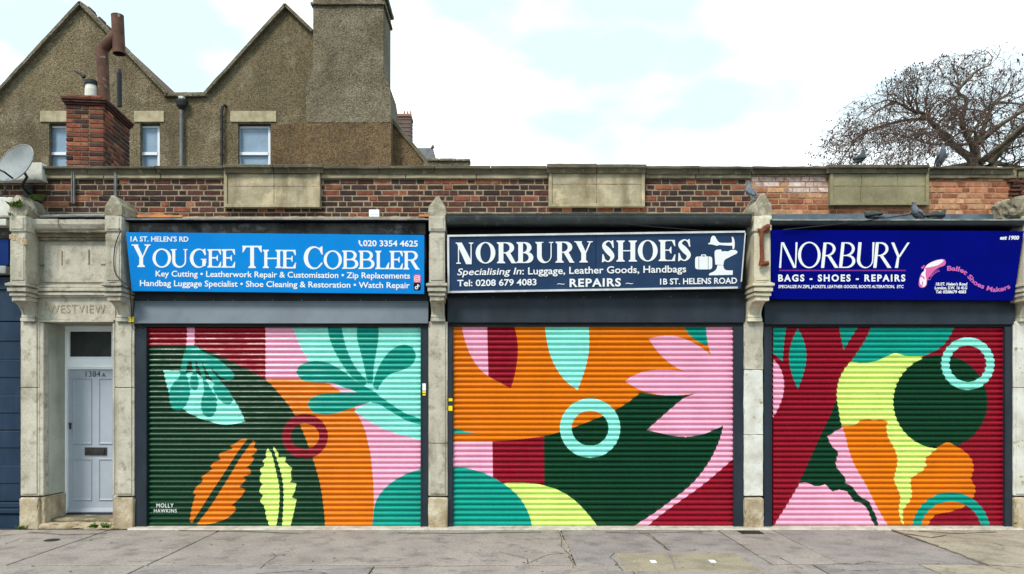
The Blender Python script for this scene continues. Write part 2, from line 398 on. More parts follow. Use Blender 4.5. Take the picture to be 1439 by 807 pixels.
def crossings(poly, y):
    xs = []
    n = len(poly)
    for i in range(n):
        (xa, ya), (xb, yb) = poly[i], poly[(i+1) % n]
        if (ya > y) != (yb > y): xs.append(xa+(y-ya)*(xb-xa)/(yb-ya))
    xs.sort(); return [(xs[i], xs[i+1]) for i in range(0, len(xs)-1, 2)]
def overlay(base, a, b, c):
    """puts colour c on [a,b] over the interval list base [(x0,x1,col)]"""
    out = []
    for x0, x1, k in base:
        if x1 <= a or x0 >= b: out.append((x0, x1, k)); continue
        if x0 < a: out.append((x0, a, k))
        if x1 > b: out.append((b, x1, k))
    if c is not None: out.append((a, b, c))
    return out
def scan(shapes, y, xr=None, base=None):
    iv = [(xr[0], xr[1], base)] if xr and base is not None else []
    for c, poly in shapes:
        for a, b in crossings(poly, y):
            if xr: a, b = max(a, xr[0]), min(b, xr[1])
            if b-a > 1e-5: iv = overlay(iv, a, b, c)
    iv.sort(); out = []
    for x0, x1, k in iv:
        if out and out[-1][2] == k and abs(out[-1][1]-x0) < 1e-4: out[-1] = (out[-1][0], x1, k)
        else: out.append((x0, x1, k))
    return out
def fill(mb, shapes, mapf, dy=.22, off=.0):
    """flat print: shapes [(material index or None to cut, outline)] in the plane's own units, mapf(x,y,off) -> point"""
    ys = [p[1] for c, s in shapes for p in s]
    y0, y1 = min(ys), max(ys); n = max(1, int((y1-y0)/dy)); dy = (y1-y0)/n
    for i in range(n):
        ya = y0+i*dy; yb = ya+dy
        for a, b, k in scan(shapes, ya+dy/2):
            mb.quad(mapf(a, yb, off), mapf(b, yb, off), mapf(b, ya, off), mapf(a, ya, off), k)

def ribbon(pts, closed=False, sub=8):
    """a stroke of varying width through (x, y, width)"""
    P = []
    n = len(pts)
    for i in range(n-1):
        p0, p1, p2, p3 = [Vector(pts[max(0, min(n-1, j))]) for j in (i-1, i, i+1, i+2)]
        for k in range(sub):
            t = k/sub
            P.append(.5*((2*p1)+(p2-p0)*t+(2*p0-5*p1+4*p2-p3)*t*t+(3*p1-p0-3*p2+p3)*t**3))
    P.append(Vector(pts[-1]))
    L, Rr = [], []
    for i, p in enumerate(P):
        t = P[min(i+1, len(P)-1)]-P[max(i-1, 0)]; t = Vector((t.x, t.y)).normalized(); nn = Vector((-t.y, t.x))*p.z/2
        L.append((p.x+nn.x, p.y+nn.y)); Rr.append((p.x-nn.x, p.y-nn.y))
    return [(L[i], L[i+1], Rr[i+1], Rr[i]) for i in range(len(L)-1)]
# --- roman capitals, height 1, aspect A; y up; list of (True add / False cut, outline)
def bowl_shape(x0, x1, y0, y1, n=20):
    o = [(x0, y0)]; ry = (y1-y0)/2; rx = min(x1-x0, ry*1.15); cx = x1-rx
    for i in range(n+1):
        a = -math.pi/2+math.pi*i/n
        o.append((cx+rx*math.cos(a), (y0+y1)/2+ry*math.sin(a)))
    return o+[(x0, y1)]
def foot(x0, x1, y, up, s, t, br=.07):     # bracketed serif on stem x0..x1
    d = t if up else -t; e = (t+br) if up else -(t+br)
    return [(x0-s, y), (x1+s, y), (x1+s, y+d), (x1, y+e), (x0, y+e), (x0-s, y+d)]
def roman(ch, A, w=.2, t=.045, s=.08, h=.055):
    o = []; add = lambda p: o.append((True, p)); cut = lambda p: o.append((False, p))
    def stem(x0, x1, top=True, bot=True, y0=0, y1=1):
        add(rect(x0, y0, x1, y1))
        if bot: add(foot(x0, x1, 0, True, s, t))
        if top: add(foot(x0, x1, 1, False, s, t))
    if ch == 'N':
        add(rect(.11, 0, .11+h, .95)); add(foot(.11, .11+h, 0, True, s, t, .03))
        add(rect(A-.11-h, .1, A-.11, 1)); add(foot(A-.11-h, A-.11, 1, False, s, t, .03))
        add([(0, 1), (0, 1-t), (.06, .94), (A-.11-w*1.15, -.02), (A-.11, -.02), (A-.11, .12), (w*1.28, 1)][::1])
        add([(.0, 1), (w*1.3, 1), (w*1.3, 1-t), (0, 1-t)])
    elif ch in 'OCG':
        cx = A/2 if ch == 'O' else A*.52
        rx = cx if ch == 'O' else A*.52
        add(ell(cx, .5, rx, .525)); cut(ell(cx+(0 if ch == 'O' else w*.35), .5, rx-w*(1.0 if ch == 'O' else .8), .525-h))
        if ch == 'C':
            cut([(A*.72, .30), (A*1.3, .16), (A*1.3, .78), (A*.72, .66)]); cut(rect(A*.98, -.1, A*1.5, 1.1))
            add([(A*.93, 1.02), (A*.98, 1.02), (A*.99, .64), (A*.94, .64), (A*.78, .93)])
            add([(A*.80, .10), (A*.99, .26), (A*.95, .30), (A*.76, .13)])
        if ch == 'G':
            cut([(A*.70, .40), (A*1.3, .40), (A*1.3, .78), (A*.70, .68)]); cut(rect(A*.98, -.1, A*1.5, 1.1))
            add([(A*.88, 1.02), (A*.93, 1.02), (A*.94, .66), (A*.89, .66), (A*.74, .93)])
            add([(A*.93-w, .08), (A*.93, .08), (A*.93, .44), (A*.93-w, .44)])
            add(rect(A*.93-w-.09, .42, A, .47))
    elif ch == 'Y':
        add([(.06, 1), (.06+w*1.15, 1), (A*.5+w*.55, .44), (A*.5-w*.5, .44)]); add([(A-.16, 1), (A-.16+h*1.4, 1), (A*.5+w*.5, .42), (A*.5+w*.18, .42)])
        add(foot(.05, .05+w*1.2, 1, False, .05, t, .01)); add(foot(A-.2, A-.1, 1, False, .08, t, .01))
        stem(A*.5-w/2, A*.5+w/2, top=False, y1=.5)
    elif ch == 'U':
        x1 = A-.09
        add(rect(.09, .3, .09+w, 1)); add(foot(.09, .09+w, 1, False, s, t))
        add(rect(x1-h, .3, x1, 1)); add(foot(x1-h, x1, 1, False, s, t, .02))
        lo = [(x, y) for x, y in ell((.09+x1)/2, .34, (x1-.09)/2, .365) if y <= .34]
        add([(.09, .34)]+sorted(lo)+[(x1, .34)])
        cxi = (.09+w+x1-h)/2; li = [(x, y) for x, y in ell(cxi, .36, (x1-h-.09-w)/2, .365-h) if y <= .36]
        cut([(.09+w, 1.01)]+[(.09+w, .36)]+sorted(li)+[(x1-h, .36), (x1-h, 1.01)])
        add(foot(.09, .09+w, 1, False, s, t, .0)); add(foot(x1-h, x1, 1, False, s, t, .0))
    elif ch == 'E':
        stem(.09, .09+w); add(rect(.09, 1-h, A-.04, 1)); add(rect(.09, 0, A-.02, h)); add(rect(.09, .49, A*.72, .49+h))
        add([(A-.05-.09, 1), (A-.03, 1), (A-.01, .70), (A-.05, .70), (A-.17, 1-h)])
        add([(A-.17, h), (A-.04, .32), (A, .32), (A-.03, 0), (A-.12, 0)])
        add([(A*.60, .515), (A*.72, .36), (A*.76, .36), (A*.76, .68), (A*.72, .68)])
    elif ch == 'L':
        stem(.09, .09+w); add(rect(.09, 0, A-.02, h)); add([(A-.2, h), (A-.05, .36), (A, .36), (A-.03, 0), (A-.12, 0)])
    elif ch == 'T':
        stem(A/2-w/2, A/2+w/2, top=False); add(rect(.0, 1-h, A, 1))
        add([(.02, 1), (.14, 1), (.17, 1-h), (.04, .70), (0, .70)]); add([(A-.02, 1), (A-.14, 1), (A-.17, 1-h), (A-.04, .70), (A, .70)])
    elif ch == 'H':
        stem(.09, .09+w); stem(A-.09-w, A-.09); add(rect(.09, .49, A-.09, .49+h))
    elif ch in 'BR':
        stem(.09, .09+w, bot=True)
        m_ = .47
        x1 = A-.06 if ch == 'B' else A-.1
        add(bowl_shape(.09, x1-(.03 if ch == 'B' else 0), m_, 1)); cut(bowl_shape(.09+w, x1-(.03 if ch == 'B' else 0)-w*.95, m_+h, 1-h))
        if ch == 'B':
            add(bowl_shape(.09, A, 0, m_+h)); cut(bowl_shape(.09+w, A-w, h, m_))
        else:
            add([(A*.42, m_+.03), (A*.42+w*1.1, m_+.03), (A-.05, .06), (A, t), (A, 0), (A-.22, 0)])
    elif ch == 'S':
        for q in ribbon([(A-.09, .76, h), (A-.17, .91, .07), (A*.52, .985, .06), (.16, .88, .13), (.15, .72, w*.95), (A*.5, .52, w*1.25), (A-.14, .30, w*1.0),
                         (A-.17, .12, .13), (A*.5, .015, .06), (.16, .10, .07), (.08, .26, h)]): add(list(q))
        add([(A-.13, 1.02), (A-.08, 1.02), (A-.05, .66), (A-.1, .66), (A-.2, .93)]); add([(.03, -.02), (.08, -.02), (.2, .07), (.1, .36), (.05, .36)])
    return o
# --- light art-deco capitals for the dark blue sign
def deco(ch, A):
    o = []; add = lambda p: o.append((True, p)); cut = lambda p: o.append((False, p)); w, h = .125, .045
    if ch == 'N':
        add([(.0, 0), (.075, 0), (.13, 1), (.08, 1)]); add([(.08, 1), (.19, 1), (A-.06, 0), (A-.17, 0)]); add([(A-.10, 0), (A-.06, 0), (A, 1), (A-.08, 1)])
    elif ch == 'O':
        add(ell(A/2, .5, A/2, .52)); cut(ell(A/2+.005, .5, A/2-.115, .47))
    elif ch == 'U':
        x1 = A
        add([(.06, 1), (.06+w, 1), (w, .3), (.0, .3)])
        add([(x1-.085, 1), (x1, 1), (x1-.05, .3), (x1-.10, .3)])
        lo = [(x, y) for x, y in ell((x1-.05)/2, .32, (x1-.05)/2, .34) if y <= .32]; add([(0, .32)]+sorted(lo)+[(x1-.05, .32)])
        li = [(x, y) for x, y in ell((w+x1-.10)/2, .33, (x1-.10-w)/2, .305) if y <= .33]; cut([(w, .34)]+sorted(li)+[(x1-.10, .34)])
    elif ch == 'Y':
        add([(.0, 1), (.12, 1), (A*.46, .46), (A*.46, .42), (A*.33, .42)]); add([(A-.09, 1), (A, 1), (A*.48, .42), (A*.36, .42)]); add([(A*.20, 0), (A*.37, 0), (A*.45, .46), (A*.33, .46)])
    elif ch in 'BR':
        add([(.0, 0), (w, 0), (w+.10, 1), (.10, 1)])
        x1 = A-.03 if ch == 'B' else A-.10
        sk = lambda P_: [(x+.10*y, y) for x, y in P_]
        add(sk(bowl_shape(.0, x1-.09, .46, 1))); cut(sk(bowl_shape(w, x1-.09-.11, .46+h, 1-h)))
        if ch == 'B': add(sk(bowl_shape(.0, A-.05, 0, .50))); cut(sk(bowl_shape(w, A-.05-.12, h, .46)))
        else: add([(A*.36, .47), (A*.36+.14, .47), (A, 0), (A-.15, 0)])
    return o
def letters(mb, gl, items, ox, oy, sc, mapf, m=0, **kw):
    """items (char, x0, x1, ytop, ybase) in crop coordinates -> photograph coordinates"""
    for ch, x0, x1, yt, yb in items:
        H = (yb-yt); A = (x1-x0)/H
        sh = [((m if a else None), [(ox+(x0+x*H)/sc, oy+(yb-y*H)/sc) for x, y in p]) for a, p in gl(ch, A, **kw)]
        fill(mb, sh, mapf, dy=.3, off=.003)
# --- sans lettering with Blender's built-in font
def text2d(body, bold=0.0, spacing=1.0):
    cu = bpy.data.curves.new('lettering', 'FONT'); cu.body = body; cu.size = 1; cu.offset = bold; cu.space_character = spacing
    cu.fill_mode = 'FRONT'; cu.resolution_u = 3
    ob = bpy.data.objects.new('lettering', cu); COL.objects.link(ob)
    dg = bpy.context.evaluated_depsgraph_get(); me = bpy.data.meshes.new_from_object(ob.evaluated_get(dg))
    vs = [(v.co.x, v.co.y) for v in me.vertices]; fs = [tuple(p.vertices) for p in me.polygons]
    bpy.data.objects.remove(ob); bpy.data.curves.remove(cu); bpy.data.meshes.remove(me)
    return vs, fs
CAPH = max(y for x, y in text2d('H')[0])
def text(mb, body, x0, x1, ybase, cap, mapf, m=0, bold=.022, slant=0.0, dyx=0.0, off=.003, spacing=1.0):
    """fits a line between x0 and x1, capitals cap high, baseline ybase rising by dyx per unit"""
    vs, fs = text2d(body, bold, spacing); a = min(v[0] for v in vs); b = max(v[0] for v in vs); k = cap/CAPH
    pts = []
    for x, y in vs:
        u = x0+(x-a)/(b-a)*(x1-x0)+slant*y*k; v = ybase-y*k+dyx*(u-x0)
        pts.append(mapf(u, v, off))
    mb.add(pts, fs, m)
def text_path(mb, body, path, cap, mapf, m=0, bold=.02, off=.003):
    vs, fs = text2d(body, bold); a = min(v[0] for v in vs); b = max(v[0] for v in vs); k = cap/CAPH
    P = []
    n = len(path)
    for i in range(n-1):
        p0, p1, p2, p3 = [Vector(path[max(0, min(n-1, j))]) for j in (i-1, i, i+1, i+2)]
        for q in range(12):
            t = q/12; P.append(.5*((2*p1)+(p2-p0)*t+(2*p0-5*p1+4*p2-p3)*t*t+(3*p1-p0-3*p2+p3)*t**3))
    P.append(Vector(path[-1])); L = [0]
    for i in range(len(P)-1): L.append(L[-1]+(P[i+1]-P[i]).length)
    pts = []
    for x, y in vs:
        s = (x-a)/(b-a)*L[-1]; i = max(0, min(len(P)-2, next((j for j in range(len(L)-1) if L[j+1] >= s), len(P)-2)))
        f = (s-L[i])/(L[i+1]-L[i]); c = P[i].lerp(P[i+1], f); t = (P[i+1]-P[i]).normalized()
        c = c+Vector((t.y, -t.x))*y*k
        pts.append(mapf(c.x, c.y, off))
    mb.add(pts, fs, m)
def plane_map(py0, D0, py1, D1):
    """a sign's plane: depth D0 at photo row py0, D1 at row py1"""
    def f(px, py, off=0.0):
        t = (py-py0)/(py1-py0); D = 1/((1-t)/D0+t/D1)-off
        return ((px-CX)*D/F, CAMY+D, CAMZ+(CY-py)*D/F)
    return f

# ------------------------------------------------------------------ ground
g = MB(); g.box(-260, 260, -180, 320, -.6, -.165); o = g.build('ground', M['earth']); o['kind'] = 'structure'
g = MB(); g.box(-90, 90, -13.2, -4.23, -.5, -.13); o = g.build('road', M['asphalt']); o['kind'] = 'structure'
g = MB(); g.box(-90, 90, -4.2, .3, -.5, -.022)
pav = g.build('pavement', M['dirt']); pav['kind'] = 'structure'
for i in range(-16, 17):
    k = MB(); k.stone(i*.92, i*.92+.905, -4.225, -4.08, -.3, -.002, seg=.2, amp=.002, r=.02, seed=i); k.build('kerb_stone', M['kerb'], pav)
def slab(poly, m, seed, z=0.0, name='slab', step=.16, jag=.004):
    """a concrete bay: outline in x,y, top gently uneven, edges worn"""
    n = len(poly); ring = []
    for i in range(n):
        a = Vector(poly[i]); b = Vector(poly[(i+1) % n]); c = max(1, int((b-a).length/step))
        for k in range(c):
            p = a.lerp(b, k/c); d = noise.noise_vector(Vector((p.x*4, p.y*4, seed)))*jag*2+noise.noise_vector(Vector((p.x*17, p.y*17, seed)))*jag
            ring.append((p.x+d.x, p.y+d.y))
    cx = sum(p[0] for p in ring)/len(ring); cy = sum(p[1] for p in ring)/len(ring)
    def hz(p): return z+noise.noise(Vector((p[0]*.7, p[1]*.7, seed)))*.004
    rs = []
    for f, dz in ((1, -.03), (1, -.004), (.985, 0), (.6, 0), (.25, 0)):
        rs.append([(cx+(p[0]-cx)*f, cy+(p[1]-cy)*f, hz((cx+(p[0]-cx)*f, cy+(p[1]-cy)*f))+dz) for p in ring])
    mb = MB(); mb.rings(rs, close=False); mb.poly([p for p in rs[-1]]); return mb.build(name, m, pav)
J = .009
xs = [-12.5, -8.6, -5.09, -3.64, .76, 2.79, 3.5, 5.03, 7.6, 12.5]
mats_row = ['pave_c', 'pave_a', 'pave_a', 'pave_a', 'pave_c', 'pave_a', 'pave_c', 'pave_b', 'pave_b']
front = {3: -2.13}
for i in range(len(xs)-1):
    a, b = xs[i]+J, xs[i+1]-J; yb = -2.1+(.0 if i < 5 else .05)
    y0 = -.13
    slab([(a, y0), (b, y0), (b, yb+J), (a, yb+J)], M[mats_row[i]], i)
xs2 = [-12.5, -9.0, -5.3, -3.66, -1.3, 1.3, 3.2, 4.3, 6.2, 9.2, 12.5]
for i in range(len(xs2)-1):
    a, b = xs2[i]+J, xs2[i+1]-J; yt = -2.1 if b < 3 else -2.05
    slab([(a, yt-J), (b, yt-J), (b, -4.07), (a, -4.07)], M['pave_c' if i % 3 == 0 else 'pave_b' if a > 3 else 'pave_a'], 40+i)
pt = [G(864, 778), G(940, 777.5), G(950, 803), G(882, 803)]
pt2 = [G(942, 777.5), G(1034, 777.5), G(1068, 803.5), G(952, 803)]
for q, sd in ((pt, 1), (pt2, 2)): slab([(x, y) for x, y in q][::-1], M['patch'], 70+sd, z=.006, name='repair_patch', jag=.01)
for px, py in ((918, 790.5), (1001, 790)):
    mm = MB(); x, y = G(px, py); mm.box(x-.028, x+.028, y-.045, y+.045, .0, .013); mm.build('white_marker', M['white_paint'], pav)
def crack(pts, w=.008, name='crack', m='dirt', z=.0048):
    """an open crack: an irregular ribbon of dirt along ground points"""
    P = [Vector(G(*p)) for p in pts]; out = []
    for i in range(len(P)-1):
        c = max(2, int((P[i+1]-P[i]).length/.05))
        for k in range(c):
            p = P[i].lerp(P[i+1], k/c); d = noise.noise_vector(Vector((p.x*9, p.y*9, 3)))*.018; out.append(p+Vector((d.x, d.y)))
    out.append(P[-1]); mb = MB(); L = []
    for i, p in enumerate(out):
        t = (out[min(i+1, len(out)-1)]-out[max(0, i-1)]).normalized(); nn = Vector((-t.y, t.x)); ww = w*(.35+abs(noise.noise(Vector((p.x*13, p.y*13, 8))))*2)
        L.append((p+nn*ww*.5, p-nn*ww*.5))
    for i in range(len(L)-1):
        a, b = L[i]; c, d = L[i+1]; mb.quad((a.x, a.y, z), (c.x, c.y, z), (d.x, d.y, z), (b.x, b.y, z)); 
    mb.build(name, M[m], pav)
for c in ([(784, 746), (790, 757), (788, 768), (799, 778), (806, 800)], [(795, 778), (770, 780), (740, 793)], [(895, 747), (915, 756), (925, 763), (940, 773)],
          [(1047, 781), (1075, 779), (1096, 784), (1112, 793), (1128, 800)], [(1170, 792), (1200, 793), (1219, 790), (1260, 793), (1340, 793), (1384, 794), (1438, 798)],
          [(1312, 762), (1360, 761), (1395, 763), (1412, 768), (1436, 768)], [(1320, 749), (1350, 753), (1385, 751), (1425, 753)], [(1195, 803), (1250, 801), (1300, 799), (1313, 803)],
          [(380, 777), (388, 782), (372, 793), (365, 800)], [(360, 807), (420, 803), (460, 806)], [(560, 750), (600, 752), (640, 753)], [(8, 765), (30, 757), (60, 757)],
          [(430, 802), (520, 799), (600, 797), (720, 795)], [(700, 776), (740, 786), (742, 792)], [(863, 778), (857, 784), (866, 791), (875, 803)], [(1384, 794), (1400, 799), (1420, 806)]):
    crack(c, w=.009)
# broken edge strips of darker infill where old trenches were patched
for sx_, sy_, ex_, ey_, w_ in ((1249, 742, 1389, 795, .05), (909, 748, 941, 774, .035)):
    crack([(sx_, sy_+1), ((sx_+ex_)/2, (sy_+ey_)/2), (ex_, ey_)], w=w_, name='joint_repair', m='grime', z=.0036)
for k, pts in enumerate([[(1270, 750), (1310, 756), (1330, 752)], [(1290, 747), (1350, 750), (1400, 748)], [(40, 748), (90, 752), (150, 750)], [(250, 746), (330, 747), (420, 750)], [(560, 749), (640, 750), (760, 748)], [(850, 748), (900, 750), (1000, 747)]]):
    crack(pts, w=.05, name='dirt_shade_drift', m='grime', z=.0044)  # dirt along the wall base, doubling as its painted contact shadow
crack([(784, 746), (791, 758), (800, 778), (806, 806)], w=.035, name='crack_repair', m='pave_b', z=.0035)
# specks of chewing gum and bleach on the slabs (uncountable)
sp = MB()
for i in range(420):
    x, y = R.uniform(-7, 7.2), R.uniform(-3.6, -.25); r_ = R.uniform(.005, .016)
    sp.poly([(x+r_*math.cos(a)*R.uniform(.7, 1.2), y+r_*math.sin(a)*R.uniform(.7, 1.2), .006) for a in [k*math.pi/4 for k in range(8)]], 0 if R.random() < .55 else 1)
o = sp.build('gum_specks', [M['sill'], M['dirt']]); o['kind'] = 'stuff'; o['label'] = 'pale and dark specks of chewing gum trodden into the pavement'
# mortar sills under the shutters, ragged towards the pavement
def sill(px0, px1, seed):
    x0, x1 = X(px0, 0), X(px1, 0); n = int((x1-x0)/.06); top = []; fr = []
    for i in range(n+1):
        x = x0+(x1-x0)*i/n; fr.append((x, -.135+noise.noise(Vector((x*3, seed, 1)))*.035+noise.noise(Vector((x*14, seed, 1)))*.02))
    mb = MB()
    for i in range(n):
        (xa, ya), (xb, yb) = fr[i], fr[i+1]
        mb.quad((xa, ya, -.01), (xb, yb, -.01), (xb, yb+.012, .012), (xa, ya+.012, .012)); mb.quad((xa, ya+.012, .012), (xb, yb+.012, .012), (xb, .1, .02), (xa, .1, .02))
    mb.quad((x0, fr[0][1], -.01), (x0, fr[0][1]+.012, .012), (x0, .1, .02), (x0, .1, -.01)); mb.quad((x1, fr[-1][1], -.01), (x1, .1, -.01), (x1, .1, .02), (x1, fr[-1][1]+.012, .012))
    mb.build('mortar_sill', M['sill'], pav)
sill(186, 604, 1); sill(604, 1050, 2); sill(1050, 1430, 3)
t = MB(); (xa, ya), (xb, yb) = G(1031, 747.5), G(1062, 752)
t.box(3.02, 3.30, -.42, -.22, -.02, .006); 
for k in range(7): t.box(3.03, 3.29, -.405+k*.026, -.395+k*.026, .006, .010)
tag(t.build('utility_cover', M['metal_dark']), 'small dark rectangular iron cover in the pavement by the white painted pilaster', 'cover')
t = MB(); x, y = G(73, 759.5); t.tube([(x, y, -.02), (x, y, .006)], .085, 24); t.tube([(x, y, .006), (x, y, .009)], .07, 24)
tag(t.build('round_cover', M['metal_dark']), 'small round grey cover in the pavement before the front door', 'cover')

# ------------------------------------------------------------------ the body of the terrace behind the shopfronts
tr = thing('shop_terrace', 'single storey row of shops behind the shutters, flat felt roof behind the parapet', 'building', (0, 3, 0))
b = MB(); b.box(-13.2, 9.5, .78, 6.5, -.1, 4.08); b.box(-13.2, 9.5, .458, .78, 3.05, 4.08); b.box(-13.2, X(20, .5), .458, .78, -.1, 3.05); b.box(X(186, .5), 9.5, .458, .78, -.1, 3.05); b.build('wall', M['black'], tr)
b = MB(); b.box(-13.2, 9.5, .46, 6.6, 4.083, 4.16); b.build('flat_roof', M['concrete_roof'], tr)
for a, c in ((-13.2, X(30, .25)), (X(186, .25), 9.5)):
    b = MB(); b.box(a, c, .24, .455, -.1, 4.04); b.build('shopfront_backing', M['black'], tr)
# ------------------------------------------------------------------ bricks
def brick_mesh(L, H, D, seed, m):
    """a worn brick, its face towards -y, origin at the face centre: chamfered front, jittered corners"""
    rr = random.Random(seed); j = lambda a: rr.uniform(-a, a); c = .006
    fr = [(-L/2+c+j(.003), -.0+j(.0015), -H/2+c+j(.002)), (L/2-c+j(.003), j(.0015), -H/2+c+j(.002)), (L/2-c+j(.003), j(.0015), H/2-c+j(.002)), (-L/2+c+j(.003), j(.0015), H/2-c+j(.002))]
    mid = [(-L/2+j(.002), .006, -H/2), (L/2+j(.002), .006, -H/2), (L/2+j(.002), .006, H/2), (-L/2+j(.002), .006, H/2)]
    bk = [(-L/2, D, -H/2), (L/2, D, -H/2), (L/2, D, H/2), (-L/2, D, H/2)]
    mb = MB(); mb.rings([fr, mid, bk]); return mb.mesh('brick', M[m])
BM = {}
def get_brick(L, m, v, H=.0605, D=.06):
    key = (round(L, 3), m, v, H, D)
    if key not in BM: BM[key] = brick_mesh(L, H, D, hash((round(L*1000), v)) & 65535, m)
    return BM[key]
def pick(pal, rr):
    t = rr.random()*sum(w for _, w in pal)
    for n, w in pal:
        t -= w
        if t <= 0: return n
    return pal[-1][0]
def lay_bricks(parent, x0, x1, ztop, rows, pal, seed, skip, yface=.2, pitch=.075, white=None, maxparts=300):
    rr = random.Random(seed); todo = []
    for r_ in range(rows):
        z = ztop-(r_+.5)*pitch; x = x0+(0 if r_ % 2 else -.165)+rr.uniform(-.02, .02); k = r_ % 2
        while x < x1:
            L = .213 if (k % 2 == 0) else .100
            if rr.random() < .06: L = .1025 if L > .2 else .215
            a, b = max(x, x0), min(x+L, x1)
            if b-a > .03 and not any(a > s[0]-.01 and b < s[1]+.01 and z > s[2] and z < s[3] for s in skip):
                n = pick(pal, rr)
                if white and rr.random() < white(( a+b)/2, z): n = 'b_white'
                LL = b-a if (b-a) < L-.001 else L
                vis = any(v0-.12 < (a+b)/2 < v1+.12 for v0, v1 in [(X(-5, .2), X(1445, .2))])
                todo.append((LL, (a+b)/2, z, n, rr.randrange(3), rr.uniform(-.004, .003), vis))
            x += L+.0135; k += 1
    todo.sort(key=lambda q: (not q[6], -q[0]))
    rest = MB(); rm = []
    for i, (L, xc, z, n, v, dy, vis) in enumerate(todo):
        if i < maxparts:
            o = bpy.data.objects.new('brick', get_brick(L, n, v)); place(o, parent, (xc, yface+dy, z))
        else:
            if n not in rm: rm.append(n)
            me = get_brick(L, n, v)
            rest.add([(p.co.x+xc, p.co.y+yface+dy, p.co.z+z) for p in me.vertices], [tuple(p.vertices) for p in me.polygons], rm.index(n))
    if rest.v: rest.build('small_bricks', [M[q] for q in rm], parent, kind='stuff')

DARK = [('b_dark', 42), ('b_brown', 36), ('b_red', 15), ('b_orange', 4)]
LIGHT = [('b_orange', 30), ('b_flame', 36), ('b_peach', 27), ('b_red', 7)]
ZB = Z(251, .2)                     # underside of the frieze
XJ = X(1057, .2)                    # where the old wall meets the orange one
pw = thing('parapet_wall', 'dark brown brick parapet with stone coping above the two left shops and the grey door', 'wall', (0, .3, 4.0))
b = MB(); b.box(-13, XJ, .205, .455, 4.045, 4.79); b.build('mortar', M['mortar'], pw)
panA = (X(315, .14), X(450, .14), Z(292, .14), Z(239, .14)); panB = (X(771, .14), X(906, .14), Z(291, .14), Z(237, .14)); panC = (X(1166, .14), X(1305, .14), Z(289, .14), Z(237, .14))
lay_bricks(pw, -13, XJ-.02, ZB-.006, 8, DARK, 5, [panA, panB], maxparts=299)
ow = thing('parapet_wall', 'orange and peach brick parapet above the dark blue shop sign', 'wall', (5, .3, 4.0))
b = MB(); b.box(XJ+.001, 9.3, .206, .455, 3.9, 4.79); b.build('mortar', M['mortar_light'], ow)
lay_bricks(ow, XJ, 9.3, Z(240, .2), 10, LIGHT, 11, [panC, (X(1306, .2), 9.3, Z(251, .2), 5)],
           white=lambda x, z: (1.0 if z > Z(258, .2) else .5 if z > Z(268, .2) else .0) if x < X(1166, .2) else 0, maxparts=299)
def stones_row(parent, cuts, y0, y1, z0, z1, m, name, amp=.004, r=.01, seed=0):
    for i in range(len(cuts)-1):
        mb = MB(); mb.stone(cuts[i]+.003, cuts[i+1]-.003, y0, y1, z0, z1, seg=.07, amp=amp, r=r, seed=seed+i*3.3, chip=.02)
        mb.build(name, M[m], parent)
zf0, zf1 = Z(250.5, .16), Z(240, .16)
for px0, px1, par in ((-640, 60, pw), (60, 315, pw), (450.5, 770.5, pw), (906.5, 1056.5, pw), (1305.5, 1430, ow), (1432, 1640, ow)):
    a, b_ = X(px0, .16), X(px1, .16); n = max(1, round((b_-a)/.95))
    cuts = [a]+[a+(b_-a)*k/n+R.uniform(-.12, .12) for k in range(1, n)]+[b_]
    stones_row(par, cuts, .165, .46, zf0, zf1, 'stone_dark' if px0 > 1300 else 'panel_stone' if px0 != 906.5 else 'stone_dark', 'frieze_stone', seed=px0*.1)
# coping, in lengths, breaking forward over the panels
zc0, zc1 = Z(239.5, .09), Z(232.5, .09)
def coping(par, px0, px1, y0, n, up=0.0):
    a, b_ = X(px0, y0), X(px1, y0)
    for k in range(n):
        xa, xb = a+(b_-a)*k/n, a+(b_-a)*(k+1)/n; up2 = R.uniform(-.006, .006)+up
        prof = [(y0+.045, zc0-.03), (y0+.035, zc0+.02), (y0, zc0+.03), (y0-.004, zc1-.01+up2), (y0+.02, zc1+up2), (.30, zc1+.03+up2), (.5, zc1+.01), (.5, zc0-.03)]
        mb = MB(); mb.prism_x(prof[::-1], xa+.004, xb-.004, seg=max(3, int((xb-xa)/.08)), amp=.005, seed=xa); mb.build('coping_stone', M['coping'], par)
coping(pw, -650, 313, .10, 10); coping(pw, 313, 453, .05, 2, .006); coping(pw, 453, 768, .10, 4); coping(pw, 769, 909, .05, 2, .012); coping(pw, 909, 1056.5, .10, 2, .004)
coping(ow, 1058.5, 1164, .10, 1, .0); coping(ow, 1164, 1307, .06, 2, .008); coping(ow, 1307, 1427, .10, 2, -.006); coping(ow, 1430, 1650, .14, 2, -.01)
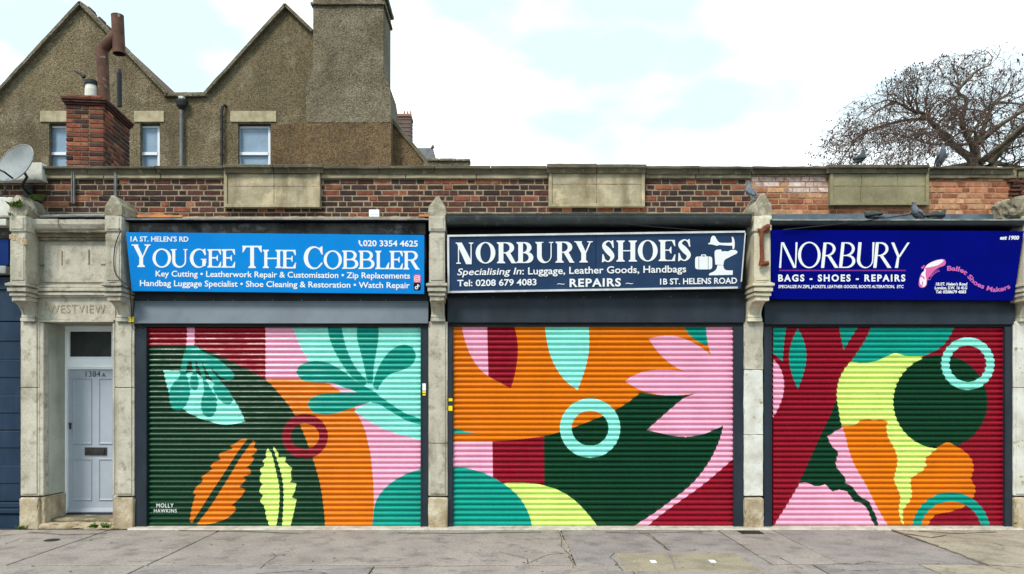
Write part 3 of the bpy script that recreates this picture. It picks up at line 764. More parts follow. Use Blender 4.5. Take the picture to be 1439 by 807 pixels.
def stone_panel(par, pn, m, blocks, frame_w=.045):
    x0, x1, z0, z1 = pn; y = .135
    fr = MB()
    fr.stone(x0, x0+frame_w, y-.012, .24, z0, z1, seg=.06, amp=.002, r=.006); fr.stone(x1-frame_w, x1, y-.012, .24, z0, z1, seg=.06, amp=.002, r=.006, seed=4)
    fr.stone(x0+frame_w-.002, x1-frame_w+.002, y-.014, .24, z0+.001, z0+frame_w, seg=.06, amp=.002, r=.006, seed=7); fr.stone(x0+frame_w-.002, x1-frame_w+.002, y-.010, .24, z1-frame_w*.55, z1-.001, seg=.06, amp=.002, r=.006, seed=9)
    p = fr.build('stone_panel', M[m], par)
    xi0, xi1, zi0, zi1 = x0+frame_w, x1-frame_w, z0+frame_w, z1-frame_w*.55
    for i, (u0, u1, v0, v1) in enumerate(blocks):
        bb = MB(); bb.stone(xi0+(xi1-xi0)*u0+.002, xi0+(xi1-xi0)*u1-.002, y+.004, .23, zi0+(zi1-zi0)*v0+.0015, zi0+(zi1-zi0)*v1-.0015, seg=.05, amp=.0035, r=.004, seed=i*5.1+x0)
        bb.build('panel_block', M[m], p)
stone_panel(pw, panA, 'panel_stone', [(0, .52, .55, 1), (.52, 1, .55, 1), (0, .52, 0, .55), (.52, 1, 0, .55)])
stone_panel(pw, panB, 'panel_stone', [(0, .5, .58, 1), (.5, 1, .58, 1), (0, .5, 0, .58), (.5, 1, 0, .58)])
stone_panel(ow, panC, 'panel_green', [(0, .31, .5, 1), (.31, .7, .5, 1), (.7, 1, .5, 1), (0, .3, 0, .5), (.3, 1, 0, .5)])
# crumbled brick ends at the far right of the orange wall
rb = MB()
for i in range(46):
    x = X(R.uniform(1424, 1470), .17); z = Z(R.uniform(250, 292), .17); rb.stone(x-R.uniform(.04, .1), x+R.uniform(.03, .09), .13+R.uniform(0, .05), .22, z-.018, z+R.uniform(.004, .02), seg=.06, amp=.006, r=.006, seed=i)
rb.build('crumbled_tiles', M['b_brown'], ow, kind='stuff')
# flaunching: broken mortar where wall meets the ledges
def flaunch(px0, px1, py, m, par, seed, h=.03, Y=.2):
    x0, x1 = X(px0, Y), X(px1, Y); z = Z(py, Y); n = int((x1-x0)/.05); rs = []
    for i in range(n+1):
        x = x0+(x1-x0)*i/n; hh = h*(.5+abs(noise.noise(Vector((x*6, seed, 0))))*2.2); rs.append([(x, Y-.14, z-.03), (x, Y-.12, z+.004), (x, Y-.01, z+hh), (x, Y+.02, z+hh), (x, Y+.02, z-.03)])
    mb = MB(); mb.rings(rs); mb.build('mortar_fillet', M[m], par)
flaunch(186, 262, 306, 'rust_flash', pw, 1, .05); flaunch(262, 598, 308, 'mortar', pw, 2, .03); flaunch(590, 604, 305, 'rust_flash', pw, 3, .05)

# ------------------------------------------------------------------ pilasters
def gable_cap(mb, x0, x1, y0, y1, z0, zs, zt, seed, amp=.006, droop=0.0):
    """stone with a ridge running back into the wall"""
    ny = 8; rs = []
    xm = (x0+x1)/2
    for j in range(ny+1):
        y = y0+(y1-y0)*j/ny; dz = -droop*j/ny
        prof = [(x0, z0), (xm, z0), (x1, z0), (x1+.004, z0+.05), (x1-.004, zs+dz), (xm+(x1-xm)*.55, (zs+zt)/2+dz), (xm+.02, zt+dz), (xm-.02, zt+dz), (xm-(xm-x0)*.55, (zs+zt)/2+dz), (x0+.004, zs+dz), (x0-.004, z0+.05)]
        rs.append([Vector((x, y, z))+noise.noise_vector(Vector((x*9+seed, y*9, z*9)))*amp*2 for x, z in prof])
    mb.rings([list(r_) for r_ in rs])
def pilaster(label, lx0, lx1, ux0, ux1, m_low='stone', m_up='stone', tip=275, capm='cap_stone', seed=0, yf=-.28, hide_cap=False, capdroop=.0, cap_y1=.22, low_m2=None):
    """lx: photo columns of the lower shaft; ux: of the upper block's front"""
    a, b = X(lx0, -.03), X(lx1, -.03); ua, ub = X(ux0, yf), X(ux1, yf)
    p = thing('stone_pilaster', label, 'pilaster', ((a+b)/2, 0, 0), group='stone pilasters between the shopfronts')
    # plinth and lower shaft
    q = MB(); q.stone(a-.002, b+.002, -.05, .2, -.02, Z(699, 0), seg=.05, amp=.008, r=.02, seed=seed, chip=.03); q.build('plinth', M['plinth'], p)
    zs = [Z(697, 0), Z(623 if seed != 4 else 611, 0), Z(520 if seed == 4 else 545, 0), Z(452, 0)]
    for i in range(3):
        if seed != 4 and i == 1: continue
        z1 = zs[i+1] if not (seed != 4 and i == 0) else zs[2 if seed != 3 else 1]
        if seed == 3 and i == 2: pass
        z0 = zs[i] if not (seed == 3 and i == 2) else zs[1]
        q = MB(); mm = m_low
        q.stone(a, b, -.02, .2, z0+.002, z1-.002, seg=.06, amp=.002 if mm == 'stone' else .005, r=.008, seed=seed+i, chip=.012 if mm == 'stone' else .03)
        s_ = q.build('shaft', M[mm if not (seed == 4 and i == 2) else 'stone'], p)
        if seed != 4:
            q = MB(); q.stone(a+.03, b-.03, -.034, -.0, z0+(.03 if i == 0 else .004), z1-(.004 if i == 0 else .03), seg=.06, amp=.0015, r=.006, seed=seed+i+9); q.build('shaft_panel', M[mm], s_)
    # base moulding of the console
    uc = (ua+ub)/2; cw = (ub-ua)/2
    lc = (a+b)/2
    q = MB(); q.stone(lc-.095, lc+.095, -.075, .12, Z(452, -.06), Z(447, -.06), seg=.05, amp=.002, r=.006, seed=seed); q.stone(lc-.09, lc+.09, -.065, .12, Z(446.8, -.06), Z(443, -.06), seg=.05, amp=.002, r=.008, seed=seed+1)
    q.build('console_foot', M[m_up], p)
    # console: concave bracket, with raised side fillets
    zt, zb = Z(422, -.2), Z(443.5, -.06)
    prof = [(.1, zt), (-.235, zt), (-.235, zt-.02)]
    for k in range(1, 9):
        t = k/8; prof.append((-.235+.19*math.sin(t*math.pi/2)**.8, zt-.02-(zt-.02-zb)*(1-math.cos(t*math.pi/2))**.75))
    prof += [(.1, zb)]
    q = MB(); q.prism_x(prof, lc-.06, lc+.06, seg=3, amp=.002, seed=seed)
    c_ = q.build('console', M[m_up], p)
    for s in (-1, 1):
        q = MB(); pr = [(y-.012 if y < 0 else y, z) for y, z in prof]; xa, xb = sorted((lc+s*.06, lc+s*.085)); q.prism_x(pr, xa, xb, seg=2, amp=.0015, seed=seed+s); q.build('side_fillet', M[m_up], c_)
    # capital: stacked mouldings wrapped round three sides
    lay = [(416, 422.5, .0, -.262), (411.5, 416, .018, -.285), (410, 411.5, .004, -.27), (404.5, 410, .03, -.31), (402.5, 404.5, .015, -.295), (398.5, 402.5, .045, -.33), (397, 398.5, .025, -.31)]
    q = MB()
    for i, (p0, p1, e, yy) in enumerate(lay):
        q.stone(uc-cw-e+.01, uc+cw+e-.01, yy, .16+i*.0007, Z(p1, yf)+.0006, Z(p0, yf)-.0006, seg=.06, amp=.0022, r=.005, seed=seed+i*2, chip=.02)
    q.build('capital', M[m_up], p)
    # upper shaft with sunk-edge panel, square block, cap
    q = MB(); q.stone(ua, ub, yf, .165, Z(397, yf), Z(329, yf), seg=.06, amp=.002, r=.006, seed=seed+2, chip=.012); s_ = q.build('upper_shaft', M[m_up], p)
    q = MB(); q.stone(ua+.02, ub-.02, yf-.01, yf+.02, Z(394, yf), Z(333, yf), seg=.05, amp=.0015, r=.004, seed=seed+3); q.build('shaft_panel', M[m_up], s_)
    q = MB(); q.stone(ua-.004, ub+.012, yf-.012, .168, Z(325.5, yf), Z(303, yf), seg=.05, amp=.003, r=.012, seed=seed+5, chip=.02); s_ = q.build('cap_block', M[m_up], p)
    q = MB(); q.stone(ua+.02, ub-.014, yf-.022, yf+.02, Z(322.5, yf), Z(305.5, yf), seg=.04, amp=.002, r=.008, seed=seed+6); q.build('block_panel', M[m_up], s_)
    q = MB(); q.stone(ua+.01, ub-.0, yf+.01, .165, Z(329.2, yf), Z(325.3, yf), seg=.05, amp=.002, r=.003, seed=seed+8); q.build('neck', M[m_up], p)
    if not hide_cap:
        q = MB(); z0 = Z(302.5, yf); zt_ = Z(tip, yf); gable_cap(q, ua-.005, ub+.01, yf-.004, cap_y1, z0, z0+(zt_-z0)*.5, zt_, seed, droop=capdroop); q.build('coping_cap', M[capm], p)
    return p
P1 = pilaster('stone pilaster left of the front door, weeds growing beside its cap', 28, 55, 14, 36, seed=1, tip=274)
P2 = pilaster('stone pilaster between the front door and the bright blue sign, black cable down its front', 161, 188, 148, 170, seed=2, tip=275)
P3 = pilaster('stone pilaster between the bright blue sign and the framed navy sign, its foot stained', 602, 629, 603, 625, seed=3, tip=276)
P4 = pilaster('pilaster with peeling white paint and a rusty iron bracket, between the two right shops', 1046, 1073, 1060, 1083, seed=4, tip=272, m_low='white_stone', m_up='cream')
P5 = pilaster('pale pilaster at the right edge with a big rough cap stone', 1425, 1456, 1439, 1464, seed=5, m_low='white_stone', m_up='cream', hide_cap=True, tip=275)
q = MB(); q.stone(X(1408, -.05), X(1480, -.05), -.27, .2, Z(309, -.05), Z(281, -.05), seg=.05, amp=.03, r=.05, seed=3, chip=.04)
q.stone(X(1398, .1), X(1412, .1)+.06, -.1, .2, Z(309, 0), Z(292, 0), seg=.04, amp=.02, r=.03, seed=5)
q.build('rough_cap_stone', M['cap_stone'], P5)

# ------------------------------------------------------------------ stone door bay
yf_w = -.28
db = thing('door_surround', 'stone entrance bay with carved house name over the grey front door', 'doorway', (X(107, 0), 0, 0))
xa, xb = X(52, 0), X(166, 0)
q = MB(); q.stone(X(53, .02), X(150, .02)+.12, .02, .24, Z(403, 0), Z(338, 0), seg=.08, amp=.003, r=.004, seed=1); up = q.build('upper_panel', M['stone'], db)
fx0, fx1, fz0, fz1 = X(59, 0), X(149, 0)+.1, Z(399, 0), Z(344, 0)
q = MB(); q.stone(fx0+.02, fx1, -.002, .03, fz0+.02, fz1-.01, seg=.06, amp=.003, r=.006, seed=8); q.build('raised_field', M['stone'], up)
for i, (pa, pb, yy) in enumerate(((308, 322, -.17), (322.2, 327, -.12), (327.2, 333, -.06), (333.2, 337.8, -.03))):
    q = MB(); x_a, x_b = X(36 if i == 0 else 44, yy), X(149 if i == 0 else 152, yy)
    if i == 0:
        prof = [(yy+.05, Z(322, yy)), (yy+.02, Z(320, yy)), (yy-.01, Z(315, yy)), (yy-.015, Z(309, yy)), (yy, Z(308, yy)), (.22, Z(307, yy)+.03), (.22, Z(322, yy))]
        q.prism_x(prof[::-1], x_a, x_a+.42, seg=6, amp=.004, seed=1); q.prism_x([(y+.012 if y < .2 else y, z) for y, z in prof[::-1]], x_a+.425, x_b, seg=12, amp=.006, seed=2)
    else: q.stone(x_a, x_b, yy, .22, Z(pb, yy), Z(pa, yy), seg=.07, amp=.004, r=.01, seed=i, chip=.02)
    q.build('cornice', M['stone' if i == 0 else 'stone_dark'], db)
for a_, b_2, c_2, d_2 in ((86.5, 88.2, 353, 373), (124, 126.5, 351, 372), (57, 63, 372, 374), (142, 149, 371, 373)):
    q = MB(); q.stone(X(a_, 0), X(b_2, 0), -.008, .004, Z(d_2, 0), Z(c_2, 0), seg=.03, amp=.004, r=.003, seed=a_); q.build('scar', M['stone_dark'], up)
for k in range(44):
    if k == 0: q = MB()
    c = R.uniform(0, 1); q.stone(X(15+c*22, yf_w)-.018, X(15+c*22, yf_w)+.02, -.292+R.uniform(0, .006), -.26, Z(334+c*9, -.28)-.02, Z(331+c*8, -.28)+.012, seg=.02, amp=.008, r=.006, seed=k*1.7)
q.build('crumbled_edge', M['worn'], P1, kind='stuff')
fl = MB(); rs = []
for i in range(26):
    x = X(62, -.1)+(X(152, -.1)-X(62, -.1))*i/25; h = abs(noise.noise(Vector((x*7, 1, 0))))*.03
    rs.append([(x, -.19+h*.3, Z(307.5, -.1)), (x, -.2, Z(307, -.1)+.012+h*.4), (x, .2, Z(306, .2)+.05), (x, .2, Z(307, .2))])
fl.rings(rs); fl.build('lead_edge', M['lead'], db)
for i, (pa, pb, yy) in enumerate(((400.5, 404.5, -.05), (404.7, 409, -.075), (409.2, 411, -.04), (411.2, 415, -.06), (415.2, 418, -.03))):
    q = MB(); q.stone(X(50, 0), X(152, 0)+.05, yy, .2, Z(pb, yy), Z(pa, yy), seg=.07, amp=.002, r=.005, seed=i+3); q.build('moulding', M['stone'], db)
q = MB(); q.stone(X(50, 0), X(162, 0), .0, .34, Z(450, 0), Z(418.2, 0), seg=.08, amp=.003, r=.005, seed=7); fz = q.build('lintel', M['stone'], db)
q = MB(); fm = lambda x, y, off=0.0: ((x-CX)/107.0, -.0075-off, CAMZ+(CY-y)/107.0)
text(q, 'WESTVIEW', 68.5, 148, 439.5, 11.5, fm, bold=.0, spacing=1.15); q.build('carved_lettering', M['carved'], fz)
q = MB(); q.stone(X(55, 0), X(161, 0), -.03, .34, Z(453, 0), Z(450.2, 0), seg=.08, amp=.002, r=.004, seed=9); q.build('moulding', M['stone'], db)
for s, (px0, px1) in ((0, (55, 62)), (1, (158.5, 162))):
    q = MB(); q.stone(X(px0, 0), X(px1, 0), -.012, .10, Z(697, 0), Z(453.2, 0), seg=.08, amp=.0015, r=.012, seed=s); q.build('jamb_moulding', M['stone'], db)
for s, (px0, px1) in ((0, (56, 62)), (1, (159, 165))):
    q = MB(); x0_, x1_ = X(px0, 0), X(px1, 0)
    q.stone(x0_, x1_, .102, .53, Z(697, 0)-.0, Z(453.5, 0), seg=.12, amp=.002, r=.004, seed=s+4); rv = q.build('reveal', M['render_reveal'], db)
    q = MB(); q.stone(x0_-.01, x1_+.012, .0, .53, -.02, Z(698.5, 0), seg=.08, amp=.006, r=.015, seed=s+6, chip=.02); q.build('reveal_plinth', M['plinth'], db)
q = MB(); q.stone(X(56, 0), X(163, 0), -.05, .62, -.03, .055, seg=.07, amp=.012, r=.03, seed=12, chip=.03); q.build('door_step', M['plinth'], db)
q = MB(); q.stone(X(60, 0), X(161, 0), .12, .62, .05, .10, seg=.08, amp=.008, r=.02, seed=14); q.build('door_step', M['stone_dark'], db)
YD = .48
def bx(px0, px1, py0, py1, Y, d): return (X(px0, Y), X(px1, Y), Y, Y+d, Z(py1, Y), Z(py0, Y))
fr = MB()
for c in ((87, 93.5, 457.5, 722), (160, 166.5, 457.5, 722)): fr.box(*bx(*c, YD-.02, .09))
fr.box(*bx(93.5, 160, 457.5, 464, YD-.018, .088)); fr.box(*bx(93.5, 160, 503.5, 516.5, YD-.024, .09)); fr.box(*bx(93.5, 160, 516.6, 519, YD-.005, .06))
fr.build('door_frame', M['upvc'], db)
tw = MB(); tw.box(*bx(93.6, 97.8, 464.2, 503.3, YD-.008, .05)); tw.box(*bx(156.5, 159.8, 464.2, 503.3, YD-.008, .05)); tw.box(*bx(97.8, 156.5, 464.2, 466, YD-.007, .05)); tw.box(*bx(97.8, 156.5, 501.5, 503.3, YD-.007, .05))
two = tw.build('transom_window', M['upvc'], db)
gp = MB(); gp.box(*bx(97.9, 156.4, 466.1, 501.4, YD+.012, .01)); gp.build('pane', M['glass_dark'], two)
q = MB(); q.box(xa-.2, xb+.3, .62, .75, -.1, 3.0); q.box(X(56, 0), X(163, 0), .345, .62, Z(455, 0)+.01, 3.0); q.build('inner_wall', M['render_reveal'], db)
dm = MB()
dm.box(*bx(93.6, 159.9, 519.2, 721, YD+.02, .045)); dr = dm.build('front_door', M['grey_door'], db, label='grey four panel front door with letter plate')
for c in ((102.5, 129.5, 531, 624.5), (138.5, 165, 531, 624.5), (103, 129.5, 644.5, 703.5), (138.5, 165, 644.5, 703.5)):
    x0_, x1_, _, _, z0_, z1_ = bx(*c, YD+.02, 0); x1_ = min(x1_, X(158.5, YD)); w_ = .022; q = MB(); y_ = YD+.02
    o4 = [(x0_, z0_), (x1_, z0_), (x1_, z1_), (x0_, z1_)]; 
    def ins(d): return [(x0_+d, z0_+d), (x1_-d, z0_+d), (x1_-d, z1_-d), (x0_+d, z1_-d)]
    rr_ = [[(x, y_+dy, z) for x, z in ins(d)] for d, dy in ((0, .003), (.004, -.012), (.012, -.014), (.02, -.006), (.024, -.001), (.03, .001))]
    q.rings(rr_, close=False); q.poly(rr_[-1]); q.build('door_panel', M['grey_door'], dr)
q = MB(); pr = [(YD-.012, Z(720, YD)), (YD-.014, Z(719, YD)), (YD+.0, Z(715, YD)), (YD+.019, Z(714, YD)), (YD+.019, Z(720, YD))]; q.prism_x(pr[::-1], X(94, YD), X(159.5, YD)); q.build('weather_bar', M['grey_door'], dr)
q = MB(); q.box(*bx(90, 166, 721.5, 729, YD-.03, .12)); q.build('threshold', M['threshold'], db)
q = MB(); q.box(*bx(119, 149.5, 629, 640, YD+.006, .012)); lp = q.build('letter_plate', M['metal_dark'], dr)
q = MB(); q.box(*bx(123, 145.5, 631.5, 637, YD-.001, .006)); q.build('flap', M['metal_dark'], lp)
q = MB(); q.box(*bx(143.5, 146.5, 630.5, 638, YD-.006, .012)); q.build('pull', M['metal_dark'], lp)
q = MB(); c = W(98.6, 598, YD+.01); q.tube([(c[0], YD+.018, c[2]+.02), (c[0], YD-.002, c[2]+.02)], .017, 14); q.box(c[0]-.012, c[0]+.012, YD+.006, YD+.02, c[2]-.05, c[2]+.01); q.build('lock', M['metal_dark'], dr)
q = MB(); dmap = lambda x, y, off=0.0: (X(x, YD+.016), YD+.016-off, Z(y, YD+.016)); text(q, '1384', 120.5, 141, 529.5, 7.5, dmap, bold=-.005); text(q, 'A', 143, 148.5, 529.8, 5.3, dmap, bold=.0); q.build('door_number', M['metal_dark'], dr)
q = MB(); q.box(X(62, .2)+.0005, X(62, .2)+.02, .26, .38, Z(577, .32), Z(550, .32)); q.box(X(62, .2)+.02, X(62, .2)+.026, .29, .35, Z(570, .32), Z(556, .32)); q.build('entry_plate', M['rust'], db, label='brown metal plate on the left reveal')
for b_ in (db,): pass

# ------------------------------------------------------------------ shopfront tops: gutters, recess boards, boxes
def shopfront(label, rail, box_top, box_bot, lip, m_box, y_top, y_bot, board, loc_px, yboard=.05):
    s = thing('shopfront', label, 'shopfront', (X(loc_px, 0), 0, 0))
    (l0, l1), (r0, r1) = rail
    for a, b in rail:
        q = MB(); xa_, xb_ = X(a, .0), X(b, .0)
        q.box(xa_, xb_, .0, .12, .015, Z(459.5, 0)); r_ = q.build('guide_rail', M['slate'], s)
        inner = xb_ if a < loc_px else xa_; q = MB(); d = -.02 if a < loc_px else .02
        x0_, x1_ = sorted((inner, inner+d)); q.box(x0_, x1_, -.006, -.001, .02, Z(461, 0)); q.build('rail_lip', M['slate'], r_)
    x0_, x1_ = X(l0, 0), X(r1, 0)
    # roller box
    q = MB(); zt, zb = Z(box_top, 0), Z(box_bot, 0)
    q.hexa([(x0_, y_bot, zb), (x1_, y_bot, zb), (x1_, .2, zb), (x0_, .2, zb), (x0_, y_top, zt), (x1_, y_top, zt), (x1_, .2, zt), (x0_, .2, zt)]); bxo = q.build('roller_box', M[m_box], s)
    q = MB(); q.box(x0_, x1_, y_top-.012, y_top+.05, zt+.001, zt+.010); q.build('box_lip', M['slate_pale' if m_box == 'slate_pale' else 'slate'], bxo)
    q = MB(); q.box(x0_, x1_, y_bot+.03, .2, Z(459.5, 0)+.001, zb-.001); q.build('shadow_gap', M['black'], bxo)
    # dark board between box and sign
    q = MB(); q.box(x0_, x1_, .012, .2, zt+.011, Z(board, 0)); bo = q.build('board', M['slate_dark'], s)
    q = MB()
    for k in range(9):
        xx = x0_+(x1_-x0_)*(.05+.1*k+R.uniform(-.02, .02)); q.tube([(xx, .012, zt+.024), (xx, .005, zt+.024)], .006, 7)
    q.build('screw', M['lead'], bo, kind='stuff')
    return s
sf1 = shopfront('grey metal roller box and rails around the left shutter', ((190, 206), (591, 602)), 424.5, 455, 0, 'slate_pale', .0, -.055, 400, 395)
sf2 = shopfront('dark slate roller box and rails around the middle shutter', ((629, 636), (1031, 1046)), 420, 453.5, 0, 'slate', -.01, -.02, 400, 838)
sf3 = shopfront('dark slate roller box and rails around the right shutter', ((1074, 1084.5), (1412, 1425)), 423.5, 456, 0, 'slate', -.01, -.02, 400, 1250)
# shadow stain on box 1 left end and vertical dull mark
def ledge(par, px0, px1, kind):
    if kind == 1:
        q = MB(); q.box(X(px0, -.2), X(px1, -.2), -.2, .19, Z(310.5, -.2), Z(308.6, -.2)); q.build('roof_board', M['black'], par)
        q = MB(); rs = []
        for i in range(60):
            x = X(px0, -.22)+(X(px1, -.22)-X(px0, -.22))*i/59; dz = noise.noise(Vector((x*2, 0, 0)))*.006
            z = Z(308.4, -.22)+dz; rs.append([(x, -.225, z-.006), (x, -.228, z+.010), (x, .19, z+.012), (x, .19, z)])
        q.rings(rs); q.build('lead_edge', M['lead'], par)
        x0_, x1_ = X(177, -.1), X(598, -.1)
        q = MB(); q.stone(x0_, x1_, -.10, -.04, Z(329, -.1), Z(313.5, -.1), seg=.1, amp=.006, r=.006, seed=2, chip=.02); q.build('fascia_board', M['timber'], par)
        q = MB(); q.box(x0_, x1_, -.035, .2, Z(410, 0), Z(309, 0)-.01); q.build('backing', M['black'], par)
    else:
        top, bot = (300.5, 316) if kind == 2 else (308.5, 316.5)
        y0 = -.30 if kind == 2 else -.32; x0_, x1_ = X(px0, y0), X(px1, y0); zt, zb = Z(top, y0), Z(bot, y0)
        h = zt-zb; pr = []
        for k in range(9):
            a = -math.pi/2-math.pi/2*k/8; pr.append((y0+h*.7+h*.7*math.sin(a)*math.cos(0)*(1 if True else 0)*(-a/(math.pi)) if False else y0+h*.7*(1+math.cos(math.pi/2+math.pi/2*k/8)), zb+h*(1-math.cos(math.pi/2*k/8))*1.0))
        pr = [(y0+h*.75*(1-math.sin(math.pi/2*k/8)), zb+h*.9*(1-math.cos(math.pi/2*k/8))) for k in range(9)]
        pr += [(y0-.008, zt-.012), (y0-.008, zt), (y0+.01, zt+.002), (y0+.02, zt-.02), (y0+.15, zt-.02), (y0+.15, zb)]
        q = MB(); q.prism_x(pr[::-1], x0_, x1_, seg=30, amp=.0025); q.build('gutter', M['gutter'], par)
        q = MB(); q.box(x0_+.02, x1_-.02, y0+.152, .19, zb+.01, zt-.015); q.build('soffit', M['black'], par)
        q = MB(); q.box(X(629 if kind == 2 else 1086, -.03), X(1047 if kind == 2 else 1428, -.03), -.03, .2, Z(410, 0), zb+.009); q.build('backing', M['black'], par)
        if kind == 2:
            q = MB(); rs = []
            for i in range(70):
                x = x0_+(x1_-x0_)*i/69; n_ = abs(noise.noise(Vector((x*5, 3, 0))))*.03
                rs.append([(x, -.12, zt-.02), (x, -.14, zt+.03), (x, .19, zt+.07+n_), (x, .19, zt)])
            q.rings(rs); q.build('white_mortar_line', M['white_stone'], par)
        else:
            q = MB(); q.prism_x([(y0-.012, zt-.016), (y0-.014, zt+.002), (y0+.03, zt+.012), (y0+.03, zt-.002)][::-1], x0_+.02, x1_, seg=40, amp=.003); q.build('gutter_lip', M['lead'], par)
            q = MB(); q.box(x0_+.05, x1_-.05, .12, .205, Z(316, .12), Z(301, .12)); q.build('flashing', M['lead_blue'], par)
ledge(sf1, 172, 602, 1); ledge(sf2, 627, 1057, 2); ledge(sf3, 1083, 1441, 3)
# white painted strip of wall by the left rail etc.

# ------------------------------------------------------------------ signs
def board_mesh(corners, py0, D0, py1, D1, mats, th=.05):
    mp = plane_map(py0, D0, py1, D1); f = [mp(x, y) for x, y in corners]; bk = [(p[0], p[1]+th, p[2]) for p in f]
    mb = MB(); mb.hexa([f[3], f[2], bk[2], bk[3], f[0], f[1], bk[1], bk[0]]); return mb, mp
M['sign_blue'] = mat('bright_blue_sign', S(0,134,216), S(0,126,208), scale=1.5, fine=.02, rough=.4, bump=0, spec=.2, streak=.06, streak_col=S(40,130,190))
M['sign_navy'] = mat('faded_navy_sign', S(36,58,90), S(42,66,100), scale=2, fine=.06, rough=.4, bump=0, spec=.2, streak=.3, streak_col=S(24,48,86))
M['sign_royal'] = mat('royal_blue_sign', S(0,8,120), S(0,8,112), scale=1.5, fine=.02, rough=.6, bump=0, spec=.04)
M['ghost'] = mat('ghost_lettering', S(28,50,84), S(32,58,96), scale=6, fine=.1, rough=.6, bump=0)
M['seam'] = mat('sign_seam', S(16,26,44), None, fine=0, rough=.6, bump=0)
M['alu'] = mat('white_aluminium_frame', S(220,222,224), S(190,192,194), scale=6, fine=.06, rough=.35, bump=0)
M['soc_pink'] = mat('magenta_print', S(216,60,130), S(236,110,100), scale=12, fine=0, rough=.4, bump=0)
M['soc_black'] = mat('black_print', S(12,12,16), None, fine=0, rough=.4, bump=0)
M['purple'] = mat('purple_rule', S(128,44,140), None, fine=.04, rough=.4, bump=0)
M['slipper'] = mat('pink_print', S(222,104,170), None, fine=.03, rough=.4, bump=0)
M['slipper_pale'] = mat('pale_pink_print', S(238,190,214), None, fine=.02, rough=.4, bump=0)
M['slip_text'] = mat('orchid_print', S(206,104,180), None, fine=.05, rough=.4, bump=0)

def TL(par, m, *a, **k):
    q = MB(); text(q, *a, **k); q.build('lettering', M[m], par)
s1 = thing('shop_sign', 'bright blue cobbler sign with white serif lettering and phone number', 'sign', W(387, 412, -.1))
mb, mp = board_mesh([(177, 326.5), (596, 330.3), (596, 413), (185.2, 409)], 327, 9.29, 411, 9.445, None); mb.build('board', M['sign_blue'], s1)
q = MB(); k1 = 1439/220.0
letters(q, roman, [('Y',97,275,220,429),('O',290,461,262,430),('U',456,614,263,431),('G',633,787,263,432),('E',792,922,264,433),('E',922,1051,264,434),('T',1116,1295,232,438),('H',1302,1478,269,438)], 170, 310, k1, mp, 0, w=.17, t=.05, s=.08, h=.075)
letters(q, roman, [('E',103,236,270,441),('C',306,482,242,444),('O',489,657,279,446),('B',658,808,276,445),('B',808,957,277,446),('L',962,1093,278,448),('E',1092,1218,279,449),('R',1219,1372,280,451)], 380, 310, k1, mp, 0, w=.17, t=.05, s=.08, h=.075)
q.build('serif_lettering', M['white_paint'], s1)
u = lambda x, o_: o_+x/k1
TL(s1, 'white_paint', "1A ST. HELEN'S RD", u(88,170), u(620,170), 310+192/k1, 45/k1, mp, dyx=.004, bold=.02)
TL(s1, 'white_paint', "020 3354 4625", u(852,380), u(1355,380), 310+235/k1, 52/k1, mp, dyx=.008, bold=.024)
TL(s1, 'white_paint', "Key Cutting • Leatherwork Repair & Customisation • Zip Replacements", u(318,170), u(1283,380), 310+514/k1, 52/k1, mp, dyx=.0085, bold=.016)
TL(s1, 'white_paint', "Handbag Luggage Specialist • Shoe Cleaning & Restoration • Watch Repair", u(174,170), u(1281,380), 310+601/k1, 52/k1, mp, dyx=.0085, bold=.016)
q = MB(); ph = [(812,182),(822,184),(828,200),(824,206),(832,220),(842,224),(848,236),(838,238),(822,226),(810,202)]
fill(q, [(0, smooth_poly([(u(x,380), 310+y/k1) for x, y in ph], corner=80))], mp, dy=.2, off=.003)
q.build('phone_symbol', M['white_paint'], s1)
def rr(x0, y0, x1, y1, p=5): return ell((x0+x1)/2, (y0+y1)/2, (x1-x0)/2, (y1-y0)/2, 40, p)
q = MB(); cam_ = lambda x, y: (u(x,380), 310+y/k1); sc_ = lambda P_: [cam_(x, y) for x, y in P_]
fill(q, [(1, sc_(rr(1316,497,1382,570))), (0, sc_(rr(1324,505,1374,562))), (1, sc_(rr(1329,510,1369,557))), (0, sc_(ell(1349,534,15,17))), (1, sc_(ell(1349,534,9,10))), (0, sc_(ell(1364,516,3,3)))], mp, dy=.15, off=.003)
fill(q, [(2, sc_(rr(1316,574,1382,642))), (0, sc_(ell(1342,618,15,15))), (2, sc_(ell(1342,618,7,7))), (0, sc_(rect(1350,585,1358,618))), (0, sc_([(1350,585),(1358,585),(1362,594),(1371,600),(1371,608),(1358,603)]))], mp, dy=.15, off=.003)
q.build('social_media_logos', [M['white_paint'], M['soc_pink'], M['soc_black']], s1)

s2 = thing('shop_sign', 'navy shoe repair sign in a thin white frame, with suitcase and boot pictograms', 'sign', W(838, 411, -.1))
cs = [(628.5, 330.3), (1048, 324.4), (1041.5, 405.8), (629.2, 411.6)]
mb, mp = board_mesh(cs, 327, 9.29, 411, 9.445, None); mb.build('board', M['sign_navy'], s2)
def bar(mb, pts, mp, o0=.016, w=0):
    f = [mp(x, y, o0) for x, y in pts]; b_ = [mp(x, y, -.02) for x, y in pts]; mb.hexa([f[3], f[2], b_[2], b_[3], f[0], f[1], b_[1], b_[0]])
q = MB(); bar(q, [(628.4,330.2),(1047,324.3),(1047,327.0),(628.4,332.9)], mp); bar(q, [(629,409.2),(1037,402.8),(1037,405.6),(629,411.9)], mp); bar(q, [(628.3,333),(631.2,333),(631.6,409.1),(629,409.1)], mp)
bar(q, [(1046.6,327.1),(1048.2,327.1),(1042.6,396),(1040.9,396)], mp, .012); q.build('frame', M['alu'], s2)
L3 = [('N',133,301,203,398),('O',317,498,203,391),('R',511,690,200,393),('B',691,847,199,391),('U',864,1032,197,387),('R',1049,1224,194,388),('Y',1222,1397,191,386)]
